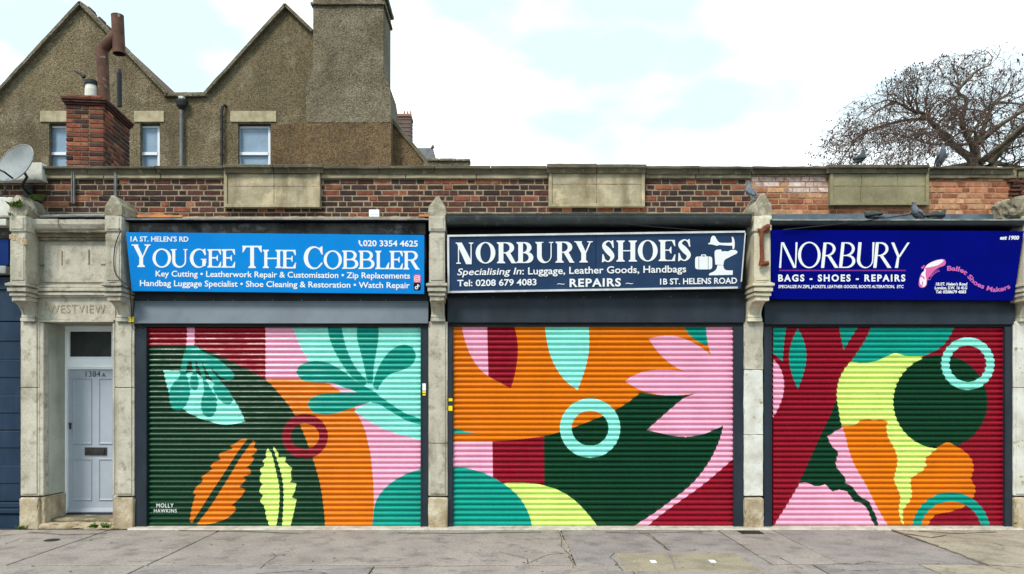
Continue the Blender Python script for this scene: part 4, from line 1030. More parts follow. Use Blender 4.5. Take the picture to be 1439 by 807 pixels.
L4 = [('S',98,223,186,380),('H',236,427,184,378),('O',434,616,184,372),('E',624,780,179,373),('S',798,926,175,370)]
q = MB()
for (L_, ox_) in ((L3, 620), (L4, 830)):
    gh = MB(); letters(q, roman, [(c, a-6, b-6, t-11, bb-11) for c, a, b, t, bb in L_], ox_, 310, k1, lambda x, y, off=0: mp(x, y, .0015), 0, w=.2, t=.04, s=.09, h=.05)
q.build('ghost_lettering', M['ghost'], s2)
q = MB(); mp2 = lambda x, y, off=0: mp(x, y, .004+off)
letters(q, roman, L3, 620, 310, k1, mp2, 0, w=.225, t=.04, s=.085, h=.05); letters(q, roman, L4, 830, 310, k1, mp2, 0, w=.225, t=.04, s=.085, h=.05)
q.build('serif_lettering', M['white_paint'], s2)
D2 = -.014
TL(s2, 'white_paint', 'Specialising In', u(146,620), u(733,620), 310+503/k1, 60/k1, mp2, slant=.22, dyx=D2, bold=.012)
TL(s2, 'white_paint', ': Luggage, Leather Goods, Handbags', u(745,620), u(878,830), 310+496/k1, 62/k1, mp2, dyx=D2, bold=.014)
TL(s2, 'white_paint', 'Tel: 0208 679 4083', u(148,620), u(876,620), 310+604/k1, 56/k1, mp2, dyx=D2, bold=.02)
TL(s2, 'white_paint', '~', u(1066,620), u(1134,620), 310+602/k1, 46/k1, mp2, bold=.0); TL(s2, 'white_paint', '~', u(322,830), u(390,830), 310+597/k1, 46/k1, mp2, bold=.0)
TL(s2, 'white_paint', 'REPAIRS', u(1180,620), u(278,830), 310+609/k1, 70/k1, mp2, dyx=D2, bold=.03, spacing=1.15)
TL(s2, 'white_paint', '1B ST. HELENS ROAD', u(638,830), u(1346,830), 310+588/k1, 52/k1, mp2, dyx=D2, bold=.02)
q = MB(); b4 = lambda P_: [(u(x,830), 310+y/k1) for x, y in P_]
fill(q, [(0, smooth_poly(b4([(1080,218),(1082,208),(1098,204),(1104,170),(1112,150),(1128,140),(1145,148),(1160,175),(1185,202),(1240,206),(1296,204),(1300,190),(1296,150),(1308,152),(1322,185),(1324,230),(1318,262),(1304,262),(1302,232),(1240,230),(1185,226),(1160,232),(1120,222)]), corner=60))], mp2, dy=.15)
fill(q, [(0, smooth_poly(b4([(1152,272),(1200,268),(1206,285),(1235,282),(1262,284),(1290,272),(1330,272),(1348,285),(1346,300),(1310,320),(1262,345),(1232,365),(1220,410),(1146,406),(1142,350),(1140,290)]), corner=55)),
         (0, smooth_poly(b4([(1164,412),(1218,412),(1224,435),(1236,452),(1262,458),(1306,458),(1306,500),(1088,504),(1092,488),(1130,470),(1156,445)]), corner=55))], mp2, dy=.15)
fill(q, [(0, b4(rr(960,330,1118,450,6))), (None, b4(rect(993,328,997,452))), (None, b4(rect(1079,328,1083,452))), (0, b4(rr(1015,312,1062,340,4))), (None, b4(rect(1027,321,1050,331)))], mp2, dy=.12)
q.build('pictograms', M['white_paint'], s2)
q = MB(); x_ = 837.2; a_, b_, c_, d_ = mp(x_-.3, 328.5, .006), mp(x_+.3, 328.5, .006), mp(x_+.3, 408, .006), mp(x_-.3, 408, .006); q.quad(a_, b_, c_, d_); q.build('seam', M['seam'], s2)

s3 = thing('shop_sign', 'royal blue repairs sign with thin art deco lettering and a pink ballet slipper', 'sign', W(1255, 421, -.1))
mb, mp = board_mesh([(1084.5, 323), (1438.5, 325), (1424.5, 422.3), (1077.5, 420.5)], 323, 9.28, 421, 9.46, None); mb.build('board', M['sign_royal'], s3)
q = MB(); letters(q, deco, [('N',130,300,168,403),('O',303,511,168,401),('R',515,676,170,403),('B',680,836,168,403),('U',845,1008,168,401),('R',995,1162,168,403),('Y',1160,1330,170,403)], 1075, 315, k1, mp, 0)
q.build('art_deco_lettering', M['white_paint'], s3)
v5 = lambda x: 1075+x/k1
TL(s3, 'white_paint', 'BAGS - SHOES - REPAIRS', v5(122), v5(1290), 315+525/k1, 58/k1, mp, bold=.036, spacing=1.3, dyx=.0)
TL(s3, 'white_paint', 'SPECIALIZE IN ZIPS, JACKETS, LEATHER GOODS, BOOTS ALTERATION,  ETC', v5(122), v5(1272), 315+588/k1, 26/k1, mp, bold=.025, slant=.1)
k6 = 1204/179.0; v6 = lambda x: 1260+x/k6
TL(s3, 'white_paint', 'est 1900', v6(975), v6(1155), 315+146/k6, 34/k6, mp, bold=.04, slant=.2)
TL(s3, 'white_paint', "1B.ST. Helen's Road", v6(370), v6(665), 315+580/k6, 26/k6, mp, bold=.035, slant=.15); TL(s3, 'white_paint', 'London, S.W. 16 4LG', v6(360), v6(665), 315+616/k6, 26/k6, mp, bold=.035, slant=.1); TL(s3, 'white_paint', 'Tel: 0208679 4083', v6(368), v6(655), 315+654/k6, 26/k6, mp, bold=.035, slant=.1)
q = MB(); y_ = 315+427/k1; q.quad(mp(v5(130), y_-.9, .003), mp(v5(1295), y_-.9, .003), mp(v5(1295), y_+.9, .003), mp(v5(130), y_+.9, .003)); q.build('purple_rule', M['purple'], s3)
q = MB(); b6 = lambda P_: [(v6(x), 315+y/k6) for x, y in P_]
fill(q, [(0, smooth_poly(b6([(262,415),(300,375),(360,345),(420,332),(452,336),(464,358),(456,388),(400,412),(350,450),(310,500),(288,540),(284,575),(262,598),(228,600),(210,580),(214,520),(232,470),(258,440)]), corner=70)),
         (1, smooth_poly(b6([(268,412),(300,378),(360,350),(420,336),(446,342),(430,362),(390,388),(340,402),(290,412)]), corner=70)),
         (1, smooth_poly(b6([(262,420),(276,430),(272,470),(282,540),(276,575),(258,592),(240,590),(250,560),(244,530),(236,580),(222,560),(222,510),(240,500),(262,530),(262,500),(236,485),(240,460),(258,445)]), corner=70)),
         (2, b6(rect(228,404,264,412))), (0, smooth_poly(b6([(232,415),(258,388),(266,396),(244,425)]), corner=70))], mp, dy=.15, off=.003)
q.build('slipper_picture', [M['slipper'], M['white_paint'], M['purple']], s3)
q = MB(); text_path(q, 'Ballet Shoes Makers', b6([(478,440),(540,440),(600,452),(650,482),(700,540),(750,580),(820,612),(900,638),(980,636),(1040,620),(1078,602)]), 42/k6, mp, bold=.03)
q.build('curved_lettering', M['slip_text'], s3); q = MB(); text_path(q, 'Classic', b6([(312,535),(340,490),(372,462),(410,445)]), 24/k6, mp, bold=.01)
q.build('curved_lettering', M['slip_text'], s3)

# ------------------------------------------------------------------ painted roller shutters
def shutter(label, px0, px1, py0, py1, base, shapes, ncurt=38):
    s = thing('roller_shutter', label, 'shutter', (X((px0+px1)/2, .06), .06, 0), group='painted roller shutters')
    Y0 = .055; pitch = (py1-py0)/ncurt; n = 8
    # slat profile: convex curl with a narrow interlock groove at the bottom; (fraction of pitch, depth)
    prof = [(0.0, .006), (.05, -.006), (.16, -.0165), (.32, -.0215), (.50, -.0200), (.66, -.0125), (.79, -.003), (.87, .004), (.93, .007), (1.0, .005)]
    n = len(prof)-1
    for i in range(ncurt):
        mb = MB(); yt = py0+i*pitch; jig = R.uniform(-.0012, .0012); xe0 = px0+R.uniform(-.3, .2); xe1 = px1+R.uniform(-.2, .3)
        for k in range(n):
            (fa, da), (fb, db_) = prof[k], prof[k+1]; pa, pb = yt+fa*pitch, yt+fb*pitch
            za, zb = Z(pa, Y0), Z(pb, Y0); nn = 2 if fb-fa > .12 else 1
            for h in range(nn):
                f0, f1 = h/nn, (h+1)/nn; pm = pa+(pb-pa)*(f0+f1)/2
                z_a, z_b = za+(zb-za)*f0, za+(zb-za)*f1; d_a, d_b = da+(db_-da)*f0+jig, da+(db_-da)*f1+jig
                for a, b, c in scan(shapes, pm, (xe0, xe1), base):
                    xa_, xb_ = X(a, Y0), X(b, Y0)
                    mb.quad((xa_, Y0+d_b, z_b), (xb_, Y0+d_b, z_b), (xb_, Y0+d_a, z_a), (xa_, Y0+d_a, z_a), c)
        xa_, xb_ = X(xe0, Y0), X(xe1, Y0); z1, z0 = Z(yt+.01, Y0), Z(yt+pitch-.01, Y0)
        mb.box(xa_, xb_, Y0+.012, Y0+.02, z0, z1, base)
        mb.build('slat', PM, s)
    q = MB(); q.box(X(px0, .04), X(px1, .04), .03, .10, .016, Z(py1+.2, .04)); q.build('bottom_rail', M['slate'], s)
    return s
def conv(sc, ox, oy):
    def f(P_, smooth=True, corner=42):
        P_ = smooth_poly(P_, 6, corner) if smooth else P_
        return [(ox+x/sc, oy+y/sc) for x, y in P_]
    return f
c1 = conv(1110/440, 180, 440); c4 = conv(1437/324, 140, 422); I = PI
m1 = [(I['orange'], c1([(487,225),(620,235),(700,255),(745,280),(790,325),(820,370),(842,420),(860,500),(870,600),(872,680),(865,765),(865,800),(400,800),(400,600)])),
 (I['pink'], c1([(480,45),(1060,45),(1060,800),(863,800),(866,765),(872,680),(870,600),(860,500),(842,420),(820,370),(790,325),(745,280),(700,255),(620,236),(480,236)], False)),
 (I['orange'], c1([(487,236),(620,236),(700,248),(745,272),(790,315),(812,350),(700,380),(500,330)])),
 (I['green'], c1([(60,30),(60,118),(240,118),(280,133),(330,153),(380,178),(430,202),(490,238),(540,290),(585,350),(620,420),(650,500),(680,600),(695,700),(700,765),(702,800),(60,800)])),
 (I['maroon'], c1([(60,30),(488,30),(488,238),(470,225),(430,202),(380,178),(330,153),(280,133),(240,118),(60,118)])),
 (I['aqua'], c1([(580,30),(588,60),(603,100),(622,140),(648,178),(683,215),(720,245),(770,268),(830,285),(870,300),(850,320),(800,346),(850,380),(900,408),(960,430),(1060,456),(1060,30)])),
 (I['teal'], c1([(1060,550),(1040,553),(1000,565),(950,590),(910,622),(885,655),(873,690),(870,720),(863,800),(1060,800)])),
 (I['teal'], c1([(706,30),(715,90),(735,140),(765,190),(795,228),(838,258),(850,243),(805,190),(780,140),(765,90),(755,30)])),
 (I['teal'], c1([(815,30),(812,85),(822,130),(835,180),(850,250),(868,250),(872,190),(882,130),(888,85),(888,30)])),
 (I['teal'], c1([(868,258),(885,200),(915,150),(945,124),(980,113),(1010,124),(1021,150),(1010,180),(980,200),(935,215),(905,240),(884,275)])),
 (I['teal'], c1([(597,212),(605,192),(630,177),(670,171),(715,180),(760,205),(800,235),(845,262),(885,285),(850,292),(780,268),(720,248),(660,246),(615,238)])),
 (I['teal'], c1([(637,327),(645,305),(680,290),(730,283),(800,281),(850,282),(880,290),(870,312),(830,325),(780,342),(740,355),(700,360),(655,352)])),
 (I['teal'], c1([(860,275),(885,290),(940,328),(990,358),(1060,380),(1060,396),(1000,386),(940,354),(890,324),(862,316),(845,300)])),
 (I['maroon'], ell(180+628/2.5227, 440+437/2.5227, 32.3, 31.4)),
 ('hole1', None),
 (I['pink'], c1([(212,30),(238,30),(236,120),(208,120)], False)),
 (I['aqua'], c4([(400,437),(500,440),(512,468),(540,456),(590,448),(622,468),(660,488),(700,505),(760,545),(820,595),(865,660),(910,755),(850,770),(780,776),(700,760),(600,725),(520,680),(470,640),(430,560)])),
 (I['teal'], c4([(540,284),(598,284),(640,318),(740,368),(800,418),(836,452),(840,480),(822,497),(780,494),(740,465),(700,425),(655,390),(600,378),(545,388)], corner=60)),
 (I['teal'], c4([(534,310),(552,380),(540,450),(556,500),(567,560),(556,620),(530,668),(490,690),(455,672),(437,620),(440,560),(468,510),(497,480),(506,430),(520,360)], corner=60)),
 (I['teal'], c4([(572,370),(598,372),(604,440),(612,475),(620,510),(612,550),(592,564),(572,548),(564,512),(572,475),(582,450)], corner=70)),
 (I['teal'], c4([(600,370),(630,372),(652,440),(668,500),(700,560),(728,600),(732,660),(716,712),(686,730),(652,715),(634,665),(640,605),(652,570),(640,480)], corner=70)),
 (I['teal'], c4([(636,372),(668,385),(715,455),(760,510),(805,560),(828,605),(826,640),(800,650),(762,632),(725,585),(708,540),(716,520),(690,480),(660,425)], corner=70)),
 (I['orange'], c1([(425,447),(402,448),(378,464),(362,470),(370,482),(345,490),(325,498),(322,512),(330,520),(302,530),(293,545),(300,553),(277,570),(262,580),(266,598),(242,618),(232,638),(240,645),(228,685),(219,740),(228,743),(262,690),(300,630),(340,570),(380,507),(410,465)], corner=35)),
 (I['orange'], c1([(445,450),(437,462),(400,512),(370,562),(330,627),(290,690),(245,747),(270,748),(300,745),(330,737),(360,722),(385,695),(380,686),(365,683),(398,655),(415,630),(412,622),(396,616),(418,592),(410,580),(436,570),(437,558),(420,547),(440,530),(447,516),(438,507),(458,490),(458,482),(445,478),(452,462)], corner=35)),
 (I['lime'], c1([(497,480),(488,495),(492,510),(478,525),(485,541),(468,552),(474,570),(466,590),(477,607),(465,628),(479,650),(467,664),(485,690),(490,720),(505,765),(505,800),(525,800),(525,765),(535,700),(537,620),(525,560),(510,500)], corner=35)),
 (I['lime'], c1([(513,473),(530,490),(535,511),(560,510),(558,530),(582,548),(578,570),(582,587),(575,600),(597,603),(592,630),(581,652),(598,660),(590,700),(575,765),(575,800),(545,800),(548,740),(552,650),(548,590),(535,540),(522,500)], corner=35)),
]
def hole(shapes, cx, cy, rx, ry):
    """ring centre: repaint what lies under the ring, clipped to its inner ellipse"""
    under = shapes[:-1]
    return under
def with_rings(seq, base):
    """expands ('hole', ellipse) marks: inside the ellipse the shapes before the ring show again"""
    return seq
# rings are laid as (outer ellipse minus inner ellipse), cut as two half bands so that the ground shows through
def ring(col, cx, cy, rx, ry, ix, iy, n=60):
    def e(a, x, y): return (cx+x*math.cos(a), cy+y*math.sin(a))
    A = [math.pi/2+math.pi*k/n for k in range(n+1)]; B = [-math.pi/2+math.pi*k/n for k in range(n+1)]
    return [(col, [e(a, rx, ry) for a in A]+[e(a, ix, iy) for a in A[::-1]]), (col, [e(a, rx, ry) for a in B]+[e(a, ix, iy) for a in B[::-1]])]
def k_(v): return v/2.5227
i_ = next(i for i, s_ in enumerate(m1) if s_[0] == 'hole1')
m1 = m1[:i_-1]+ring(I['maroon'], 180+k_(628), 440+k_(437), k_(81), k_(79), k_(50), k_(45))+m1[i_+1:]
SH1 = shutter('roller shutter painted with teal, orange and lime leaves on dark green', 207, 592, 459.5, 741, I['green'], m1)
k2 = 1286/510; c2 = conv(k2, 590, 440)
m2 = [(I['green'], c2([(440,437),(500,420),(560,400),(640,368),(700,340),(740,315),(780,283),(860,292),(930,292),(980,285),(1120,290),(1120,800),(430,800)], False)),
 (I['teal'], c2([(100,405),(120,408),(160,420),(210,428),(100,430)], False)),
 (I['maroon'], c2([(250,457),(350,448),(440,437),(441,660),(250,660)], False)),
 (I['pink'], c2([(100,457),(257,457),(260,640),(100,640)], False)),
 (I['lime'], c2([(280,604),(330,601),(385,603),(440,611),(500,632),(550,665),(592,708),(632,760),(650,800),(300,800),(300,700)])),
 (I['teal'], c2([(100,546),(140,547),(190,555),(245,575),(300,607),(345,645),(375,688),(392,730),(399,770),(400,800),(100,800)])),
 (I['pink'], c2([(144,20),(155,80),(167,120),(185,160),(212,198),(243,225),(240,20)])),
 (I['maroon'], c2([(238,20),(325,20),(340,70),(347,120),(345,165),(336,220),(322,267),(290,250),(243,225)])),
 (I['aqua'], c2([(441,20),(448,90),(462,150),(487,203),(520,245),(559,273),(585,200),(598,140),(600,90),(597,20)])),
 (I['teal'], c2([(922,20),(940,58),(962,85),(988,103),(1018,116),(1018,20)])),
 (I['maroon'], c2([(1140,495),(1112,515),(1060,560),(1000,610),(930,660),(860,710),(800,760),(760,800),(1140,800)])),
 (I['pink'], c2([(1010,20),(1014,60),(1018,100),(1030,150),(1000,125),(950,97),(900,82),(850,83),(810,91),(840,135),(875,170),(920,200),(962,213),(930,207),(870,200),(810,205),(765,218),(726,241),(770,268),(820,285),(880,292),(930,290),(980,285),(935,302),(890,338),(850,373),(803,415),(850,425),(900,436),(960,438),(1015,425),(1074,399),(1060,452),(1025,525),(965,603),(885,668),(820,715),(750,760),(700,800),(765,800),(800,760),(860,710),(930,660),(1000,610),(1060,560),(1112,515),(1140,495),(1140,20)], corner=45)),
]+ring(I['aqua'], 590+603/k2, 440+408/k2, 107/k2, 105/k2, 65/k2, 62/k2)
SH2 = shutter('roller shutter painted with a pale ring and pink petals over orange and dark green', 637, 1031, 456, 740.5, I['orange'], m2)
k3 = 981/389; c3_ = conv(k3, 1050, 440)
m3 = [(I['teal'], c3_([(60,30),(140,30),(130,100),(124,172),(100,150),(60,125)], False)),
 (I['green'], c3_([(320,295),(295,360),(260,430),(220,520),(180,608),(235,640),(300,660),(450,790),(600,790),(600,300)], False)),
 (I['teal'], c3_([(178,55),(198,95),(209,150),(201,205),(178,271),(155,210),(147,155),(157,100)], corner=60)),
 (I['pink'], c3_([(60,150),(95,168),(118,200),(129,240),(127,285),(115,325),(90,372),(60,380)])),
 (I['teal'], c3_([(320,30),(340,131),(404,30)], False)),
 (I['teal'], c3_([(458,30),(420,90),(395,130),(366,172),(420,178),(470,165),(520,143),(560,152),(610,155),(650,142),(690,117),(715,85),(740,30)], corner=60)),
 (I['lime'], c3_([(366,172),(420,177),(470,165),(520,143),(560,152),(620,152),(620,300),(700,490),(660,520),(634,560),(640,700),(540,790),(500,600),(340,410),(322,340),(316,285),(325,235),(345,197)], corner=40)),
 (I['green'], ell(1050+683/k3, 440+315/k3, 167/k3, 166/k3)),
 (I['pink'], c3_([(283,437),(310,420),(335,405),(345,430),(360,490),(380,540),(420,610),(460,690),(500,757),(520,790),(470,790),(455,720),(440,690),(430,668),(405,655),(385,635),(370,615),(345,603),(348,585),(330,565),(313,540),(315,520),(322,492),(298,470)], corner=40)),
 (I['pink'], c3_([(185,603),(210,601),(240,613),(275,607),(300,632),(325,627),(352,632),(378,668),(402,673),(425,697),(440,735),(455,760),(460,800),(70,800),(100,742),(130,695),(160,645)], corner=40)),
 (I['orange'], c3_([(333,400),(375,398),(400,382),(430,376),(450,382),(470,377),(496,385),(492,410),(500,445),(520,480),(531,520),(525,560),(519,590),(530,620),(541,650),(536,700),(545,740),(555,757),(560,800),(520,800),(500,757),(460,690),(420,610),(380,540),(360,490),(345,430)], corner=45)),
 (I['orange'], c3_([(634,512),(660,490),(688,465),(713,459),(735,470),(768,490),(794,520),(800,555),(792,588),(806,618),(800,650),(762,688),(720,703),(680,710),(655,725),(638,757),(636,800),(556,800),(552,745),(551,700),(575,665),(582,640),(577,600),(585,580),(612,565),(634,540),(630,525)], corner=45)),
]+ring(I['teal'], 1050+720/k3, 440+775/k3, 139/k3, 140/k3, 108/k3, 108/k3)+ring(I['aqua'], 1050+780/k3, 440+180/k3, 94/k3, 93/k3, 65/k3, 64/k3)
SH3 = shutter('roller shutter painted with a dark green disc, lime and orange shapes on maroon', 1086, 1411, 459.5, 739.5, I['maroon'], m3)
q = MB(); smap = lambda x, y, off=0.0: (X(x, .033), .033-off, Z(y, .033))
text(q, 'MOLLY', 220, 244, 713.3, 5.6, smap, bold=.0, spacing=1.1); q.build('painted_signature', PM[7], SH1); q = MB(); text(q, 'HAWKINS', 216.5, 248.5, 720.4, 5.0, smap, bold=.0, spacing=1.15)
q.build('painted_signature', PM[7], SH1)
def sticker(par, px0, px1, py0, py1, m, Y=-.0085, name='sticker'):
    q = MB(); q.box(X(px0, Y), X(px1, Y), Y, Y+.003, Z(py1, Y), Z(py0, Y)); q.build(name, M[m], par)
sticker(sf1, 593.6, 598.4, 539, 549, 'white_box'); sticker(sf1, 593.6, 598.4, 549.6, 552.6, 'yellow'); sticker(sf1, 594, 598, 553.6, 556, 'yellow')
sticker(sf2, 630.5, 635.8, 560, 564, 'yellow'); sticker(sf2, 630.2, 635.8, 570.5, 577.5, 'yellow')
# ------------------------------------------------------------------ the neighbouring navy shopfront at the left edge
ns = thing('shopfront', 'navy painted boarded shopfront at the left edge of the photo', 'shopfront', (-7.2, 0, 0))
xl, xr = -13, X(29.5, .06)
pys = [745, 722, 714, 706, 679, 654, 629, 604, 580, 555, 530, 505, 479, 451]
for i, (pa, pb) in enumerate([(745, 722.5), (704, 679.5), (679, 654.5), (654, 629.5), (629, 605.5), (604, 580.5), (580, 555.5), (555, 530.5), (530, 505.5), (505, 479.5), (479, 452)]):
    q = MB(); q.prism_x([(.06+(i % 2)*.012, Z(pa, .06)), (.06+(i % 2)*.012, Z(pb, .06)-.012), (.075, Z(pb, .06)), (.20, Z(pb, .06)), (.20, Z(pa, .06))][::-1], xl, xr, seg=10, amp=.0012, seed=i); q.build('board', M['navy_paint'], ns)
q = MB(); q.box(xl, xr, .10, .3, 0.0, Z(405, .06)); q.build('backing', M['slate_dark'], ns)
for pa, pb, yy in ((721.5, 714.5, .03), (713.5, 706, .04)):
    q = MB(); q.stone(xl, xr, yy, .12, Z(pa, .06), Z(pb, .06), seg=.2, amp=.001, r=.01); q.build('rail', M['navy_paint'], ns)
q = MB(); q.box(xl, xr, .055, .12, Z(451, .06), Z(408, .06)); q.box(xl, xr, .03, .12, Z(407, .06), Z(390, .06)); q.build('fascia', M['navy_paint'], ns)
q = MB(); q.stone(xl, X(14, 0), -.08, .12, Z(386, 0), Z(375, 0), seg=.15, amp=.002, r=.01); q.build('ledge', M['lead'], ns)
q = MB(); q.box(xl, X(14, 0), -.03, .12, Z(373, 0), Z(337, 0)); q.build('sign_board', M['navy_sign'], ns)
q = MB(); q.box(xl, X(16, 0), -.02, .2, Z(336, 0), Z(320, 0)); q.build('soffit', M['timber'], ns)
q = MB(); q.stone(xl, X(13, -.1), -.16, .0, Z(318.5, -.1), Z(309, -.1), seg=.15, amp=.002, r=.01); q.build('gutter', M['white_stone'], ns)
q = MB(); q.stone(xl, X(22, -.05), -.1, .19, Z(306, -.05), Z(278, -.05), seg=.1, amp=.008, r=.02, chip=.02); q.build('painted_parapet_base', M['white_stone'], ns)
q = MB(); q.stone(X(-60, .08), X(59, .08), .075, .2, Z(251, .08), Z(228.5, .08), seg=.08, amp=.004, r=.01); q.stone(X(-60, .08), X(60, .08), .05, .2, Z(254, .08), Z(251.2, .08), seg=.08, amp=.003, r=.006); q.build('white_painted_stone', M['white_stone'], pw)

# ------------------------------------------------------------------ brackets, boxes, wires, tag
def bracket(px, pa, pb, label, w=.032):
    q = MB(); x = X(px, .17); z0, z1 = Z(pb, .17), Z(pa, .17)
    q.box(x-w/2, x-w/2+.006, .14, .18, z0, z1); q.box(x+w/2-.006, x+w/2, .14, .18, z0, z1); q.box(x-w/2+.006, x+w/2-.006, .172, .18, z0, z1)
    for t_ in (.25, .6): q.tube([(x, .172, z0+(z1-z0)*t_), (x, .160, z0+(z1-z0)*t_)], .007, 7)
    tag(q.build('metal_channel', M['lead']), label, 'bracket', 'metal channels on the parapet')
bracket(103.5, 234, 286, 'longer galvanised metal channel fixed upright on the brick parapet nearest the dish')
bracket(163, 238, 276, 'thinner metal channel fixed upright above the second pilaster', w=.022)
q = MB(); q.stone(X(518, .1), X(532.5, .1), .12, .2, Z(308.5, .1), Z(294, .1), seg=.06, amp=.0, r=.006); q.box(X(519, .1), X(531.5, .1), .117, .12, Z(301, .1), Z(300.2, .1)); tag(q.build('junction_box', M['white_box']), 'small white plastic box on the parapet above the bright blue sign', 'box')
q = MB(); q.stone(X(180.5, -.06), X(188.5, -.06), -.075, -.05, Z(453, -.06), Z(445.5, -.06), seg=.03, amp=.003, r=.008); tag(q.build('plastic_tag', M['yellow']), 'yellow plastic tag at the top of the second pilaster shaft', 'tag')
q = MB(); q.tube([W(1080, 318, -.32), W(1075, 321, -.34), W(1070.5, 326, -.36), W(1070, 340, -.36), W(1071, 362, -.355), W(1069, 371, -.35), W(1079, 370, -.31)], [.035, .036, .028, .026, .028, .034, .03], 10); q.box(X(1066, -.33), X(1082, -.33), -.335, -.30, Z(326, -.33), Z(322, -.33))
tag(q.build('rusty_bracket', M['rust']), 'rusty iron bracket hanging on the pilaster between the two right signs', 'bracket')
def wire(pts, rad, label, m='black_plastic', name='cable', n=5):
    P = [Vector(p) for p in pts]; out = []
    for i in range(len(P)-1):
        p0, p1, p2, p3 = [P[max(0, min(len(P)-1, j))] for j in (i-1, i, i+1, i+2)]
        for k in range(6):
            t = k/6; out.append(.5*((2*p1)+(p2-p0)*t+(2*p0-5*p1+4*p2-p3)*t*t+(3*p1-p0-3*p2+p3)*t**3))
    out.append(P[-1]); q = MB(); q.tube(out, rad, n); return tag(q.build(name, M[m], smooth=True), label, 'cable')
wire([W(150, 300, -.2), W(168, 322, -.3), W(165, 335, -.31), W(161, 350, -.31), W(160, 372, -.31), W(163, 386, -.31), W(172, 396, -.33), W(181, 404, -.3), W(184, 425, -.2), W(185, 448, -.09)], .0065, 'black cable looping down the front of the second pilaster')
wire([W(191, 452, -.05), W(196, 456, -.05), W(200, 470, -.04), W(187, 462, -.04), W(185, 449, -.08)], .004, 'thin wire curling beside the yellow tag')
wire([W(835, 307, -.34), W(900, 317, -.33), W(960, 322, -.33), W(1008, 326, -.31)], .004, 'thin wire sagging above the framed navy sign')
wire([W(1100, 323, -.34), W(1180, 315, -.35), W(1240, 307, -.35), W(1290, 300, -.33)], .007, 'black cable crossing above the royal blue sign')
wire([W(10, 262, -.0), W(2, 275, -.0), W(-10, 282, -.0), W(-40, 276, -.0)], .01, 'black cable hanging below the satellite dish')
wire([W(62, 268, .14), W(80, 271, .17), W(130, 272, .17), W(148, 276, .16), W(165, 276, .17), W(200, 277, .18), W(222, 281, .18)], .006, 'brown cable running along the brick parapet')

# ------------------------------------------------------------------ satellite dish
dsh = thing('satellite_dish', 'grey satellite dish at the upper left edge, before the parapet', 'satellite dish', W(40, 275, .1))
cz = Vector(W(21, 229, -.25)); nrm = Vector((-.34, -.9, .28)).normalized(); ux = Vector((1, 0, 0)); ux = (ux-nrm*ux.dot(nrm)).normalized(); uz = nrm.cross(ux); uz = uz if uz.z > 0 else -uz
q = MB(); rs = []
for r_ in [0.02, .2, .4, .6, .8, .95, 1.0]:
    rs.append([cz+ux*math.cos(a)*.31*r_+uz*math.sin(a)*.26*r_-nrm*(.07*(1-r_*r_)) for a in [2*math.pi*k/40 for k in range(40)]])
rs.append([p-nrm*.004+(p-cz)*.03 for p in rs[-1]])
for r_ in [1.0, .8, .5, .02]: rs.append([cz+ux*math.cos(a)*.31*r_+uz*math.sin(a)*.26*r_-nrm*(.07*(1-r_*r_)+.012) for a in [2*math.pi*k/40 for k in range(40)]])
q.rings(rs); q.build('reflector', M['dish'], dsh, smooth=True)
q = MB(); q.tube([cz+ux*math.cos(a)*.312+uz*math.sin(a)*.262 for a in [2*math.pi*k/40 for k in range(41)]], .006, 5); q.build('rim', M['lead'], dsh, smooth=True)
q = MB(); lnb = cz+nrm*.22+ux*-.09+Vector((0, 0, -.1))
q.tube([cz-uz*.22-nrm*.02, cz-uz*.2+nrm*.1, lnb+Vector((0, 0, -.06))], .012, 8); arm = q.build('feed_arm', M['black_plastic'], dsh)
q = MB(); q.tube([lnb-nrm*.04, lnb+nrm*.03, lnb+nrm*.031, lnb+nrm*.07], [.03, .034, .022, .024], 12); q.tube([lnb+Vector((0, 0, -.02)), lnb+Vector((.02, .0, -.1))], .02, 8); q.build('receiver_head', M['black_plastic'], dsh)
q = MB(); q.tube([cz-nrm*.08, cz-nrm*.1+Vector((.05, .02, -.12)), Vector(W(30, 262, -.1)), Vector(W(40, 272, .12))], .018, 8); q.tube([W(34, 266, .0), W(47, 262, .12)], .012, 6); q.box(X(34, .15), X(47, .15), .13, .2, Z(282, .15), Z(262, .15)); q.build('wall_mount', M['black_plastic'], dsh)

# ------------------------------------------------------------------ weeds and moss
def weed(px, py, Y, n, h, label, group=None, up=True):
    x, _, z = W(px, py, Y); q = MB(); rr_ = random.Random(px)
    for i in range(n):
        a = rr_.uniform(0, 2*math.pi); b0 = Vector((x+rr_.uniform(-h*.6, h*.6), Y+rr_.uniform(-.03, .02), z)); L = h*rr_.uniform(.4, 1.1); d = Vector((math.cos(a)*.7, math.sin(a)*.5-.15, rr_.uniform(.3, 1))).normalized()
        s_ = d.cross(Vector((0, 0, 1))).normalized()*L*rr_.uniform(.08, .2)
        p1 = b0+d*L*.5+Vector((0, 0, L*.15)); p2 = b0+d*L
        q.quad(b0-s_*.2, b0+s_*.2, p1+s_, p1-s_); q.poly([p1-s_, p1+s_, p2])
    o = q.build('weed', M['leaf']); tag(o, label, 'weed', group)
GW = 'weeds in the masonry'
weed(23, 291, -.3, 46, .11, 'leafy green weed growing on the cap of the leftmost pilaster', GW); weed(16, 304, -.32, 16, .07, 'small fern hanging below the leafy weed on the leftmost pilaster', GW)
weed(31, 744, -.08, 40, .07, 'tuft of grass at the foot of the leftmost pilaster', GW)
weed(132, 742, -.16, 60, .075, 'bright green weed in front of the door step', GW); weed(150, 742, -.16, 70, .08, 'wide weed patch where the door step meets the second pilaster', GW)
weed(116, 744, -.14, 16, .035, 'low sparse weed left of the bright green one before the door step', GW); weed(1427, 737, -.1, 14, .05, 'tiny dry weed at the foot of the right edge pilaster', GW)
weed(455, 747, -.14, 14, .03, 'tiny weed in the mortar sill below the lime leaf', GW)
q = MB()
